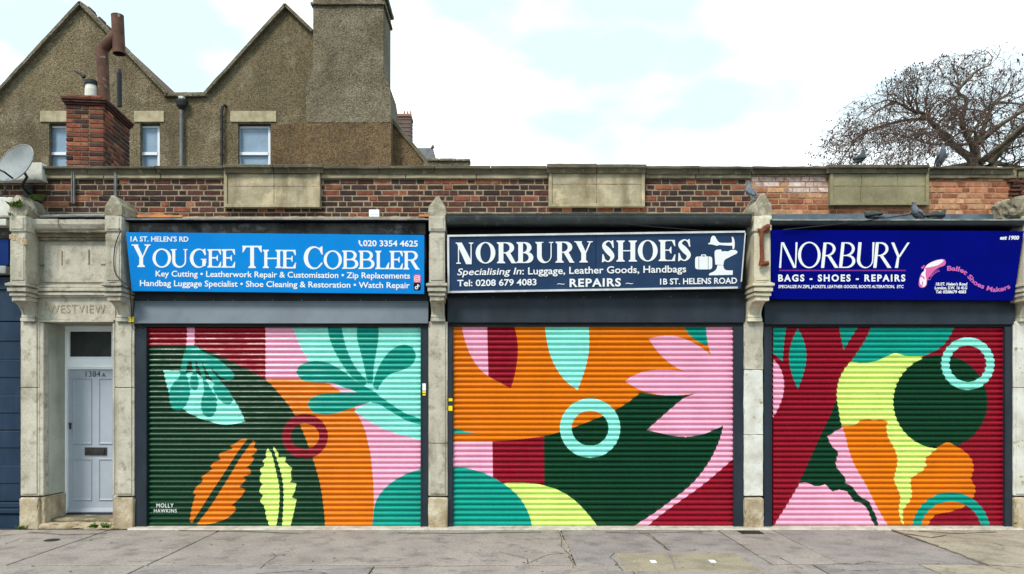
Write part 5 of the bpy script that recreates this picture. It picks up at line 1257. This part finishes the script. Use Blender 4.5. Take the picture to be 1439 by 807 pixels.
for i in range(60):
    x = R.uniform(X(44, .15), X(60, .15)); q.stone(x-.02, x+.02, .12, .17, Z(281, .15)+R.uniform(-.02, .04), Z(281, .15)+R.uniform(.05, .07), seg=.03, amp=.01, r=.01, seed=i)
o = q.build('moss', M['moss']); o['kind'] = 'stuff'; o['label'] = 'cushion of moss on the wall beside the leftmost cap stone'

# ------------------------------------------------------------------ pigeons
def pigeon(px, py, Y, face, label, pose='stand', m='pigeon_grey', sc=1.0):
    """feet at the photo point; face: heading in radians (0 = towards +x)"""
    x, _, z = W(px, py, Y); t = thing('pigeon', label, 'pigeon', (x, Y, z), face, 'pigeons on the ledges and coping')
    low = pose == 'crouch'
    h0 = (.010 if low else .034)*sc
    up = .95 if pose == 'alert' else .55 if pose == 'stand' else .2
    # spine in the local x-z plane: tail tip, rump, belly, breast, neck, head, beak base
    B = [(-.175, .015, .006, .026), (-.10, .03, .014, .034), (-.06, .045, .035, .042), (0, .062, .052, .054), (.05, .085, .052, .05), (.082, .118, .036, .036), (.094, .15, .026, .025), (.100, .168, .025, .024), (.112, .178, .018, .017), (.124, .180, .007, .007)]
    rot = .0 if low else (.55 if pose == 'alert' else .2); rs = []
    for i, (bx_, bz, rv_, rw) in enumerate(B):
        cx_, cz_ = bx_*math.cos(rot)-(bz-.06)*math.sin(rot)*.4, bz+bx_*math.sin(rot)
        if low and i > 4: cz_ -= .035
        ring_ = []
        tl = math.atan2((B[min(i+1, 9)][1]-B[max(i-1, 0)][1]), (B[min(i+1, 9)][0]-B[max(i-1, 0)][0]))+rot*.8
        for k in range(12):
            a = 2*math.pi*k/12; c, s_ = math.cos(a)*rv_, math.sin(a)*rw
            ring_.append(((cx_-c*math.sin(tl))*sc, s_*sc, h0+(cz_+c*math.cos(tl))*sc))
        rs.append(ring_)
    q = MB(); q.rings(rs); q.build('body', M[m], t, smooth=True, local=True)
    hd = Vector(rs[8][0])*.5+Vector(rs[8][6])*.5
    q = MB(); q.tube([hd, hd+Vector((.02, 0, -.004))*sc, hd+Vector((.032, 0, -.012))*sc], [.008*sc, .005*sc, .001], 6); q.build('beak', M['black_plastic'], t, local=True)
    for s_ in (-1, 1):
        q = MB(); w_ = []
        for k in range(7):
            u_ = k/6; xx = .065-.22*u_; zz = .075+xx*math.sin(rot)+(.0 if u_ < .6 else -.012*(u_-.6)*2); wd = .042*math.sin(math.pi*(.18+.72*u_))*1.1
            yy = s_*(.055-.045*u_*u_)
            w_.append([(xx*sc, yy*sc, h0+(zz+wd*.9)*sc), (xx*sc, (yy+s_*.012)*sc, h0+zz*sc), (xx*sc, yy*sc, h0+(zz-wd*.6)*sc), (xx*sc, (yy-s_*.008)*sc, h0+zz*sc)])
        q.rings(w_); q.build('wing', M['pigeon_pale' if m != 'pigeon_dark' else 'pigeon_dark'] if s_ == -1 and pose == 'crouch' else M[m], t, smooth=True, local=True)
        if not low:
            q = MB(); q.tube([(0, s_*.02*sc, h0+.02*sc), (.005, s_*.02*sc, .006)], [.007*sc, .004*sc], 6); 
            for a in (-.5, 0, .5): q.tube([(.005, s_*.02*sc, .005), (.005+.022*math.cos(a)*sc, (s_*.02+.022*math.sin(a))*sc, .003)], .003, 4)
            q.build('leg', M['pink_leg'], t, local=True)
        q = MB(); q.tube([hd+Vector((-.006, s_*.014, .004))*sc, hd+Vector((-.006, s_*.021, .005))*sc], .0045*sc, 6); q.build('eye', M['rust'], t, local=True)
pigeon(1055, 281, -.1, math.radians(100), 'dark grey pigeon perched on the cap of the pilaster right of the navy sign', 'alert', 'pigeon_grey', .95)
pigeon(1289, 312, -.24, math.radians(215), 'pigeon with greenish neck and pale breast above the slipper sign', 'stand', 'pigeon_grey', 1.0)
pigeon(1316, 313, -.22, math.radians(10), 'speckled pigeon lying low beside the green necked pigeon', 'crouch', 'pigeon_dark', 1.05)
pigeon(1226, 311, -.18, math.radians(120), 'pigeon half hidden behind the gutter left of the others above the slipper sign', 'crouch', 'pigeon_dark', .9)
pigeon(1322, 234, .25, math.radians(-95), 'brownish pigeon standing upright on the coping before the tree', 'alert', 'pigeon_grey', 1.0)
pigeon(1208, 234, .25, math.radians(35), 'dark pigeon on the coping above the stone panel, against the left twigs', 'stand', 'pigeon_dark', 1.0)

# ------------------------------------------------------------------ brick chimney on the shop roof
YC = 2.3; ch_yaw = math.radians(5.8)
cx0, cx1 = X(95.5, YC), X(145.6, YC)
ch = thing('brick_chimney', 'red brick chimney with a rusty bent flue, rising behind the parapet', 'chimney', (cx1, YC, 4.1), ch_yaw)
Wd, Dp = (cx1-cx0)*1.0, 1.05; zc_t = Z(149, YC)-4.1; zbase = .0
q = MB(); q.box(-Wd+.012, -.012, .012, Dp-.012, zbase, zc_t); q.build('mortar_core', M['mortar'], ch, local=True)
CH = [('b_brown', 30), ('b_red', 34), ('b_dark', 20), ('b_orange', 10)]
rr_ = random.Random(3); nrow = int((zc_t-zbase)/.075)
def local_brick(L, n, loc, rz):
    o = bpy.data.objects.new('brick', get_brick(L, n, rr_.randrange(3))); COL.objects.link(o); o.parent = ch; o.location = loc; o.rotation_euler = (0, 0, rz)
for r_ in range(nrow):
    z = zc_t-.0375-r_*.075
    if z < .3: break
    xw = -Wd; k = r_
    seq = [.215, .1025, .215] if r_ % 2 == 0 else [.1025, .215, .215]
    tot = sum(seq)+.01*(len(seq)-1); f = Wd/tot
    for L in seq:
        local_brick(L*f, pick(CH, rr_), (xw+L*f/2, 0, z), 0); xw += (L+.01)*f
    yy = .0 if r_ % 2 else .0; seq = [.1025, .215, .215, .215, .215] if r_ % 2 == 0 else [.215, .215, .215, .215, .1025]
    tot = sum(seq)+.01*(len(seq)-1); f = (Dp-.062)/tot; yw = .062
    for L in seq:
        local_brick(L*f-.0, pick(CH, rr_), (0, yw+L*f/2, z), math.radians(90)); yw += (L+.01)*f
for i, (e, z0, z1) in enumerate(((.02, .0, .035), (.045, .035, .07), (.06, .07, .115))):
    q = MB(); q.stone(-Wd-e, e, -e, Dp+e, zc_t+z0+.0005, zc_t+z1, seg=.07, amp=.004, r=.008, seed=i, chip=.02); q.build('oversail_course', M['b_brown'], ch, local=True)
q = MB()
for k in range(3): q.stone(-Wd+.02+k*.17, -Wd+.02+k*.17+.162, .02, .3, zc_t+.116, zc_t+.175, seg=.06, amp=.003, r=.006, seed=k)
q.build('top_brick', M['b_red'], ch, local=True, kind='stuff')
q = MB(); q.stone(-Wd+.03, -.03, .06, Dp-.06, zc_t+.1, zc_t+.15, seg=.08, amp=.01, r=.02); q.build('flaunching', M['mortar'], ch, local=True)
bp = Vector((cx1, YC, 4.1))
pot = MB(); c = Vector(W(128.5, 133, YC+.25)); pot.tube([c+Vector((0, 0, -.1)), c+Vector((0, 0, .07)), c+Vector((0, 0, .16))], [.10, .098, .085], 20); po = pot.build('chimney_pot', M['white_stone'], ch, smooth=False)
pot = MB(); pot.tube([c+Vector((0, 0, .15)), c+Vector((0, 0, .17)), c+Vector((0, 0, .22)), c+Vector((0, 0, .222)), c+Vector((0, 0, .17))], [.10, .105, .105, .085, .08], 20, caps=False); pot.build('pot_rim', M['black_plastic'], po)
YF = YC+.3
q = MB(); q.tube([W(146, 143, YF), W(144.5, 100, YF), W(143.5, 73, YF)], .094, 20); q.tube([W(143.2, 76, YF), W(143.5, 71, YF), W(146, 67, YF), W(166, 46, YF)], .092, 20); fl_ = q.build('flue_pipe', M['flue'], ch)
q = MB(); q.tube([W(165, 22, YF), W(167.5, 76, YF)], .098, 22, caps=False); q.tube([W(165, 22.2, YF), W(167.5, 75.8, YF)], .090, 22, caps=False); q.tube([W(165, 22, YF), W(165.05, 23, YF)], .1, 22, caps=False); q.build('tee_cowl', M['flue'], ch)
q = MB(); q.tube([W(167.2, 71, YF), W(167.3, 71.5, YF)], .088, 22); q.build('cowl_inside', M['black'], ch)
q = MB(); q.tube([W(168, 150, YC+.7), W(167.6, 103, YC+.7), W(167.4, 97, YC+.7)], [.04, .04, .02], 12); tag(q.build('vent_pipe', M['slate_dark']), 'thin dark vent pipe standing behind the brick chimney', 'pipe')
q = MB(); q.tube([W(104, 99.5, 6), W(117, 106.5, 6)], [.012, .03], 7); q.tube([W(117, 106.5, 6), W(118, 109, 6)], .045, 7); q.tube([W(117, 105, 6), W(123, 150, 6), W(123, 245, 6)], .009, 5); tag(q.build('aerial_boom', M['black_plastic']), 'small black boom sticking out in front of the left gable', 'aerial')

# ------------------------------------------------------------------ gabled house behind
YH = 11.0
hs = thing('gabled_house', 'brown pebbledashed house with two gables and a wide chimney stack behind the shops', 'house', (X(280, YH), YH, 0))
def HX(p): return X(p, YH)
def HZ(p): return Z(p, YH)
def outline(px):     # top of the wall in photo rows
    pts = [(-160, 140), (-12, 137), (-6, 137), (115, 6), (236, 133), (290, 133), (400, 10), (404, 10), (445, 49), (470, 49), (545, 160), (549, 166), (601, 229)]
    for (a, ya), (b, yb) in zip(pts, pts[1:]):
        if a <= px <= b: return ya+(yb-ya)*(px-a)/(b-a)
    return 232
wins = [(68, 97, 173.5), (196, 225, 173.5), (333.5, 380.5, 174)]
cuts = sorted(set([-160, -12, -6, 40, 68, 97, 115, 150, 196, 225, 236, 290, 333.5, 380.5, 400, 404, 445]))
q = MB()
for a, b in zip(cuts, cuts[1:]):
    w = [v for v in wins if a >= v[0]-.1 and b <= v[1]+.1]
    if w:
        q.prism_y([(HX(a), HZ(w[0][2])), (HX(b), HZ(w[0][2])), (HX(b), HZ(outline(b))), (HX(a), HZ(outline(a)))], YH, YH+.3)
        q.prism_y([(HX(a), 0), (HX(b), 0), (HX(b), HZ(246)), (HX(a), HZ(246))], YH, YH+.3)
    else: q.prism_y([(HX(a), 0), (HX(b), 0), (HX(b), HZ(outline(b))), (HX(a), HZ(outline(a)))], YH, YH+.3)
q.build('wall', M['render'], hs)
q = MB(); q.prism_y([(HX(381), HZ(250)), (HX(430), HZ(250)), (HX(430), HZ(174)), (HX(420), HZ(172)), (HX(400), HZ(175)), (HX(381), HZ(177))], YH-.012, YH+.01); q.build('ruddy_patch', M['render_red'], hs)
q = MB(); q.prism_y([(HX(549), 0), (HX(601), 0), (HX(601), HZ(229)), (HX(549), HZ(166))], YH, YH+.3); q.build('gable_foot', M['render_red'], hs)
# chimney stack
YS = 10.55; sx = lambda p: X(p, YS); sz = lambda p: Z(p, YS)
q = MB(); q.prism_y([(sx(430), sz(172)), (sx(549), sz(172)), (sx(549), sz(135)), (sx(547), sz(120)), (sx(543), sz(110)), (sx(538.5), sz(102)), (sx(538.5), sz(8)), (sx(440), sz(8)), (sx(440), sz(100)), (sx(436), sz(110)), (sx(430), sz(125))], YS, YH+.9); stk = q.build('chimney_stack', M['render_grey'], hs)
q = MB(); q.box(sx(429.5), sx(549.5), YS-.01, YH+.9, 0, sz(172)-.001); q.build('stack_base', M['render_red'], hs)
q = MB(); q.stone(sx(437), sx(541.5), YS-.07, YH+.95, sz(8), sz(4), seg=.15, amp=.01, r=.02); q.stone(sx(440), sx(539), YS-.02, YH+.92, sz(4), sz(-8), seg=.15, amp=.01, r=.02); q.stone(sx(436), sx(543), YS-.09, YH+.97, sz(-8), sz(-14), seg=.15, amp=.01, r=.02); q.build('stack_cap', M['render_grey'], stk)
for k in range(5):
    q = MB(); c = Vector((sx(452+k*19), YS+.6, sz(-14))); q.tube([c, c+Vector((0, 0, .5))], [.15, .12], 14); q.build('chimney_pot', M['far_pot'], stk)
q = MB()
for i in range(9):
    a, b = 432+i*13, 432+i*13+R.uniform(5, 14); q.stone(sx(a), sx(min(548, b)), YS-.02, YS+.02, sz(172.6), sz(170.5)+R.uniform(0, .02), seg=.08, amp=.012, r=.01, seed=i)
q.build('broken_render_edge', M['render_grey'], stk, kind='stuff')
# verge copings along the slopes
def verge(p0, p1, w, m='coping', Y=YH, over=.14):
    a, b = Vector((X(p0[0], Y), 0, Z(p0[1], Y))), Vector((X(p1[0], Y), 0, Z(p1[1], Y))); d = (b-a).normalized(); nn = Vector((-d.z, 0, d.x)); nn = nn if nn.z > 0 else -nn
    n = max(2, int((b-a).length/.25)); q = MB(); rs = []
    for i in range(n+1):
        p = a.lerp(b, i/n)+nn*noise.noise(Vector((i*.7, p0[0], 0)))*.02
        rs.append([(p.x-nn.x*w, Y-over, p.z-nn.z*w), (p.x+nn.x*.03, Y-over, p.z+nn.z*.03), (p.x+nn.x*.06, Y+.1, p.z+nn.z*.06), (p.x+nn.x*.03, Y+.4, p.z+nn.z*.03), (p.x-nn.x*w, Y+.4, p.z-nn.z*w)])
    q.rings(rs); q.build('verge', M[m], hs)
verge((-6, 137), (115, 6), .05, 'render_grey'); verge((115, 6), (238, 134), .05, 'render_grey'); verge((289, 134), (402, 9), .05, 'render_grey'); verge((402, 9), (441, 46), .05, 'render_grey'); verge((549, 166), (601, 229), .06, 'coping', over=.05)
q = MB(); q.stone(HX(232), HX(293), YH-.12, YH+.35, HZ(137.5), HZ(131.5), seg=.15, amp=.01, r=.03); q.build('valley_coping', M['render_grey'], hs)
q = MB(); q.box(HX(-160), HX(-5), YH-.1, YH+.3, HZ(141), HZ(136)); q.build('valley_coping', M['render_grey'], hs)
# roofs behind the gables
def roof(pa, pt, pb, ya, yt, yb):
    q = MB(); L = 9
    for (x0_, z0_), (x1_, z1_) in (((HX(pa), HZ(ya)), (HX(pt), HZ(yt))), ((HX(pt), HZ(yt)), (HX(pb), HZ(yb)))):
        d = Vector((x1_-x0_, 0, z1_-z0_)).normalized(); nn = Vector((-d.z, 0, d.x)); e = .1
        q.hexa([(x0_, YH+.42, z0_-e), (x1_, YH+.42, z1_-e), (x1_, YH+L, z1_-e), (x0_, YH+L, z0_-e), (x0_, YH+.42, z0_-.02), (x1_, YH+.42, z1_-.02), (x1_, YH+L, z1_-.02), (x0_, YH+L, z0_-.02)])
    q.build('roof', M['roof_tile'], hs)
roof(-6, 115, 238, 137, 8, 134); roof(289, 402, 480, 134, 12, 88)
for k, (px, py) in enumerate(((118, 4), (126, 10), (139, 22), (150, 34), (170, 60), (177, 66), (189, 83), (203, 94), (206, 98), (219, 111), (233, 126))):
    q = MB(); x, z = X(px, YH+.5), Z(py+3, YH+.5)
    for j in range(3): q.box(x+j*.035-.05, x+j*.035-.03+.012, YH+.5, YH+.8, z-.1, z+R.uniform(.02, .09)-j*.03)
    q.build('ridge_tile', M['roof_tile'], hs, kind='stuff')
for i, (a, b, t) in enumerate(wins):
    Y1 = YH+.14; narrow = b-a < 40
    q = MB(); fw = 3.2; x0_, x1_ = X(a, Y1)+.01, X(b, Y1)-.01; f_ = fw/50
    zt, zb_, zm = HZ(t)-.02, HZ(246), Z(216, Y1)
    q.box(x0_, x0_+f_, Y1, Y1+.09, zb_, zt); q.box(x1_-f_, x1_, Y1, Y1+.09, zb_, zt); q.box(x0_+f_, x1_-f_, Y1+.002, Y1+.088, zt-.06, zt); q.box(x0_+f_, x1_-f_, Y1-.02, Y1+.05, zm-.045, zm+.035); q.box(x0_+f_, x1_-f_, Y1+.002, Y1+.088, zb_, zb_+.06)
    wo = q.build('window', M['upvc_house'], hs)
    q = MB(); q.box(x0_+f_, x1_-f_, Y1+.03, Y1+.045, zm+.035, zt-.06); q.build('pane', M['glass_frost'], wo)
    q = MB(); q.box(x0_+f_, x1_-f_, Y1+.055, Y1+.07, zb_+.06, zm-.045); q.build('pane', M['glass_frost'], wo)
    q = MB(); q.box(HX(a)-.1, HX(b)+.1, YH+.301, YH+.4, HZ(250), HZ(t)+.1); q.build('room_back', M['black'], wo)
    la, lb = ((57, 97), (189, 231), (324, 388.5))[i]
    q = MB(); q.stone(HX(la), HX(lb), YH-.035, YH+.1, HZ(172 if i < 2 else 172), HZ(156.5), seg=.12, amp=.006, r=.012, seed=i); q.build('lintel', M['lintel'], hs)
    q = MB(); q.box(HX(a), HX(a)+.02, YH-.003, YH+.14, HZ(246), HZ(t)); q.build('jamb', M['render_grey'], wo)
# rainwater pipes
rp = MB(); rp.tube([(HX(257), YH-.10, HZ(150)), (HX(257), YH-.10, HZ(250))], .045, 10); r_ = rp.build('downpipe', M['far_grey'], hs)
rp = MB(); c = Vector((HX(258), YH-.13, HZ(149))); rp.rings([[c+Vector((math.cos(a)*rr2, math.sin(a)*rr2*.7, dz)) for a in [2*math.pi*k/12 for k in range(12)]] for rr2, dz in ((.06, -.14), (.14, -.05), (.17, .06), (.17, .12))]); rp.build('hopper_head', M['black_plastic'], r_)
rp = MB(); rp.stone(HX(254), HX(262), YH-.2, YH-.05, HZ(144), HZ(138), seg=.1, amp=.02, r=.03); rp.build('hopper_debris', M['white_stone'], r_)
rp = MB(); rp.tube([(HX(318), YH+.0, HZ(150)), (HX(316.5), YH-.08, HZ(149.5)), (HX(314.5), YH-.1, HZ(152)), (HX(313.5), YH-.1, HZ(160)), (HX(313.5), YH-.1, HZ(250))], .04, 10); r_ = rp.build('soil_pipe', M['black_plastic'], hs)
for py in (165, 182, 200, 218): q = MB(); q.tube([(HX(313.5), YH-.1, HZ(py)), (HX(313.5), YH-.1, HZ(py+2))], .055, 10); q.build('pipe_collar', M['black_plastic'], r_)
q = MB(); q.prism_y([(HX(500), HZ(250)), (HX(548), HZ(250)), (HX(548), HZ(170)), (HX(500), HZ(170))], YH+.3, YH+9); q.box(HX(-150), HX(548), YH+8, YH+8.2, 0, HZ(140)); q.build('rear_wall', M['render_grey'], hs)

# ------------------------------------------------------------------ farther roofs to the right of the house
YT = 40
t = thing('terrace_chimney', 'distant brown brick chimney with thin pots beyond the house', 'chimney', (X(564, YT), YT, 0))
q = MB(); q.box(X(548, YT), X(577, YT), YT, YT+1.2, 0, Z(164, YT)); bd = q.build('stack', M['far_dark'], t)
for k in range(11):
    q = MB(); q.box(X(548, YT)-.02, X(577, YT)+.02, YT-.03, YT+1.22, Z(168+k*5.5, YT), Z(167+k*5.5, YT)); q.build('brick_band', M['far_brick'], bd)
q = MB(); q.stone(X(547, YT), X(578, YT), YT-.08, YT+1.3, Z(164.5, YT)+.01, Z(160, YT), seg=.3, amp=.01, r=.04); q.build('cap', M['far_pot'], t)
for px, h in ((551.5, 6), (567, 7), (571.5, 6.5), (576, 7)):
    q = MB(); c = Vector((X(px, YT), YT+.5, Z(160, YT))); q.tube([c, c+Vector((0, 0, h*YT/850+.05))], [.07, .05], 8); q.build('pot', M['far_pot'], t)
YD2 = 26
t = thing('dormer_roof', 'small distant grey dormer gable above the low wall', 'roof', (X(598, YD2), YD2, 0))
q = MB(); q.box(X(584, YD2), X(609, YD2), YD2+.3, YD2+3, 0, Z(210, YD2)); q.build('wall', M['far_grey'], t)
q = MB(); q.prism_y([(X(584, YD2), Z(223, YD2)), (X(610, YD2), Z(223, YD2)), (X(608.5, YD2), Z(208, YD2)), (X(586, YD2), Z(208, YD2))], YD2, YD2+3); q.build('slates', M['far_grey'], t)
q = MB(); q.tube([(X(608, YD2), YD2, Z(208, YD2)), (X(608.4, YD2), YD2, Z(203, YD2))], [.1, .02], 6); q.build('finial', M['far_dark'], t)
YL = 8
t = thing('low_wall', 'low weathered wall top showing above the parapet right of the house', 'wall', (X(630, YL), YL, 0))
q = MB(); q.box(X(595, YL), X(660, YL), YL+.02, YL+.25, 0, Z(226.6, YL)); q.build('masonry', M['render_grey'], t)
for a, b in ((600, 617), (617.3, 641), (641.3, 661)):
    q = MB(); q.stone(X(a, YL), X(b, YL), YL-.03, YL+.3, Z(227, YL)+.002, Z(222.5+(a-600)*.02, YL), seg=.1, amp=.006, r=.02, seed=a); q.build('coping_stone', M['stone_dark'], t)

# ------------------------------------------------------------------ bare tree behind the right shop
YTR = 14.0
tree = thing('bare_tree', 'wide bare tree with drooping twigs and seed clusters behind the right shop', 'tree', (X(1378, YTR), YTR, -.1))
TS = (YTR-CAMY)/F; kz = 1341/299.0
def tp(x, y, dy=0.0):     # crop coordinates of the tree study -> point
    px, py = 1140+x/kz, 60+y/kz; return Vector((X(px, YTR), YTR+dy, Z(py, YTR)))
limb = MB(); twig = MB(); seeds = MB(); rt = random.Random(21)
base = Vector((X(1378, YTR), YTR, -.2))
fork = tp(1060, 800)
limb.tube([base, base+(fork-base)*.5+Vector((.1, .1, 0)), fork], [.42, .34, .25], 12)
limbs = [
 ([(1250,640,.6),(1341,560,.2),(1440,480,-.3),(1540,430,-.6),(1640,420,-.8)], .07, .02), ([(1341,270,1.3),(1450,330,.8),(1560,400,.4),(1660,500,.2)], .04, .015), ([(1240,600,-.5),(1300,480,.3),(1400,380,.8),(1480,300,1.0)], .05, .016),
 ([(1040,810,0),(1000,730,0),(940,665,.1),(880,595,.2),(800,530,.1),(735,478,0),(680,450,-.1),(600,438,-.2),(530,410,-.3),(470,400,-.4)], .15, .03),
 ([(735,478,0),(620,462,.4),(500,482,.7),(430,500,.9),(380,540,1.),(335,610,1.2),(290,690,1.3)], .06, .018),
 ([(1030,700,0),(1000,650,-.1),(940,600,-.3),(885,540,-.5),(890,480,-.6),(890,410,-.7),(826,375,-.8),(870,310,-1.),(910,270,-.9),(960,240,-.9),(1005,225,-.9)], .12, .02),
 ([(1055,810,0),(1060,650,.2),(1110,595,.4),(1180,480,.7),(1250,370,1.),(1341,270,1.3),(1450,200,1.5)], .15, .03),
 ([(1080,620,.2),(1030,590,.3),(1110,480,.5),(1180,400,.6),(1100,350,.9),(1020,345,1.),(950,370,1.2)], .06, .014),
 ([(1120,760,0),(1170,680,-.3),(1240,600,-.5),(1341,500,-.8),(1480,420,-1.)], .15, .05),
 ([(1150,690,.1),(1240,640,.6),(1341,612,1.),(1500,560,1.4)], .09, .03),
 ([(1130,800,0),(1210,740,.5),(1280,705,.9),(1341,690,1.2),(1500,690,1.5)], .19, .06),
 ([(1090,625,0),(1000,598,.7),(880,545,1.3),(800,490,1.6),(700,440,1.9),(600,420,2.2)], .06, .015),
 ([(1020,720,0),(960,660,-.6),(900,628,-1.),(780,660,-1.4),(680,720,-1.7),(620,760,-1.9)], .075, .02),
 ([(900,605,.1),(780,600,-.5),(700,620,-.9),(600,652,-1.2),(480,685,-1.5),(380,730,-1.7)], .05, .015),
 ([(1040,810,0),(960,740,.8),(860,735,1.5),(760,745,2.),(660,760,2.4)], .07, .02),
 ([(1100,600,.1),(1150,540,-.5),(1240,480,-1.1),(1320,440,-1.5),(1450,400,-2.)], .08, .03),
 ([(885,540,.0),(900,470,.6),(1000,400,1.1),(1110,370,1.5),(1250,350,1.9),(1400,330,2.2)], .055, .016),
 ([(1060,760,0),(1030,700,1.5),(990,640,2.8),(930,560,3.6)], .12, .03), ([(1060,760,0),(1080,690,-1.4),(1090,600,-2.5),(1080,500,-3.2)], .12, .03),
 ([(700,455,0),(640,500,-.3),(570,530,-.5),(520,580,-.6),(490,650,-.7)], .035, .012), ([(620,440,-.2),(560,380,-.4),(540,340,-.5),(580,300,-.6),(640,250,-.7)], .03, .01),
 ([(735,478,0),(760,420,-.3),(830,390,-.4),(870,400,-.5)], .03, .012), ([(480,410,-.4),(420,440,-.5),(350,480,-.6),(300,530,-.7),(260,600,-.8)], .03, .01)]
def inside(p):   # the crown's outline as an ellipsoid
    c = tp(1255, 900); e = Vector(((p.x-c.x)/6.45, (p.y-c.y)/4.0, (p.z-c.z)/4.05)); return e.length
def bez(P, sub=5):
    out = []
    for i in range(len(P)-1):
        p0, p1, p2, p3 = [P[max(0, min(len(P)-1, j))] for j in (i-1, i, i+1, i+2)]
        for k in range(sub):
            t_ = k/sub; out.append(.5*((2*p1)+(p2-p0)*t_+(2*p0-5*p1+4*p2-p3)*t_*t_+(3*p1-p0-3*p2+p3)*t_**3))
    return out+[P[-1]]
def grow(p, d, r, L, lev):
    n = {0: 8, 1: 6, 2: 4}[lev]; pts = [p]; rad = [r]; step = L/n
    for i in range(n):
        kick = Vector((rt.gauss(0, 1), rt.gauss(0, 1), rt.gauss(0, 1)))*(.30 if lev < 2 else .34)
        droop = Vector((-.03, 0, -.05 if lev else -.02)); d = (d+kick+droop).normalized(); p = p+d*step
        if p.z < 4.2 or inside(p) > 1.06: break
        pts.append(p); rad.append(max(.0045, r*(1-.75*(i+1)/n)))
    if len(pts) < 2: return
    (limb if lev == 0 and r > .02 else twig).tube(pts, rad, 5 if lev == 0 else 3, caps=False)
    if lev == 2:
        if rt.random() < .16:
            q_ = pts[-1]
            for _ in range(rt.randint(1, 4)):
                c_ = q_+Vector((rt.gauss(0, .04), rt.gauss(0, .04), rt.gauss(-.03, .05))); s__ = rt.uniform(.014, .032)
                seeds.add([c_+Vector(v)*s__ for v in ((1,0,0),(-.5,.8,0),(-.5,-.8,0),(0,0,1.6),(0,0,-1.6))], [(0,1,3),(1,2,3),(2,0,3),(1,0,4),(2,1,4),(0,2,4)])
        return
    for i in range(1, len(pts)):
        for _ in range((1 if lev == 0 else rt.choice((0, 1, 1, 1)))):
            t_ = (pts[i]-pts[i-1]).normalized(); s_ = Vector((rt.gauss(0, 1), rt.gauss(0, 1), rt.gauss(.15, 1))); s_ = (s_-t_*s_.dot(t_)).normalized()
            nd = (t_*.9+s_*.6+Vector((-.12, 0, -.05))).normalized(); grow(pts[i], nd, rad[i]*.55, L*(.48 if lev == 0 else .5)*rt.uniform(.7, 1.2), lev+1)
for P, r0, r1 in limbs:
    pts = bez([tp(*q_) for q_ in P]); n = len(pts); rad = [r0+(r1-r0)*(i/(n-1))**.7 for i in range(n)]; limb.tube(pts, rad, 8)
    for i in range(4, n):
        if rt.random() < (.25 if i < n*.4 else .75) * (1.0 if pts[i].x < X(1330, YTR) or pts[i].x > X(1400, YTR) else .5):
            t_ = (pts[i]-pts[i-1]).normalized(); s_ = Vector((rt.gauss(0, 1), rt.gauss(0, 1), rt.gauss(.3, 1))); s_ = (s_-t_*s_.dot(t_)).normalized()
            grow(pts[i], (t_*.6+s_*.8).normalized(), min(.03, rad[i]*.5), rt.uniform(1.1, 2.1), 0)
    grow(pts[-1], (pts[-1]-pts[-2]).normalized(), r1, 1.4, 0)
limb.build('trunk', M['bark'], tree, smooth=True); twig.build('twigs', M['twig'], tree, kind='stuff'); seeds.build('seed_clusters', M['seed'], tree, kind='stuff')
print('twig faces', len(twig.f), 'seeds', len(seeds.f)//6)
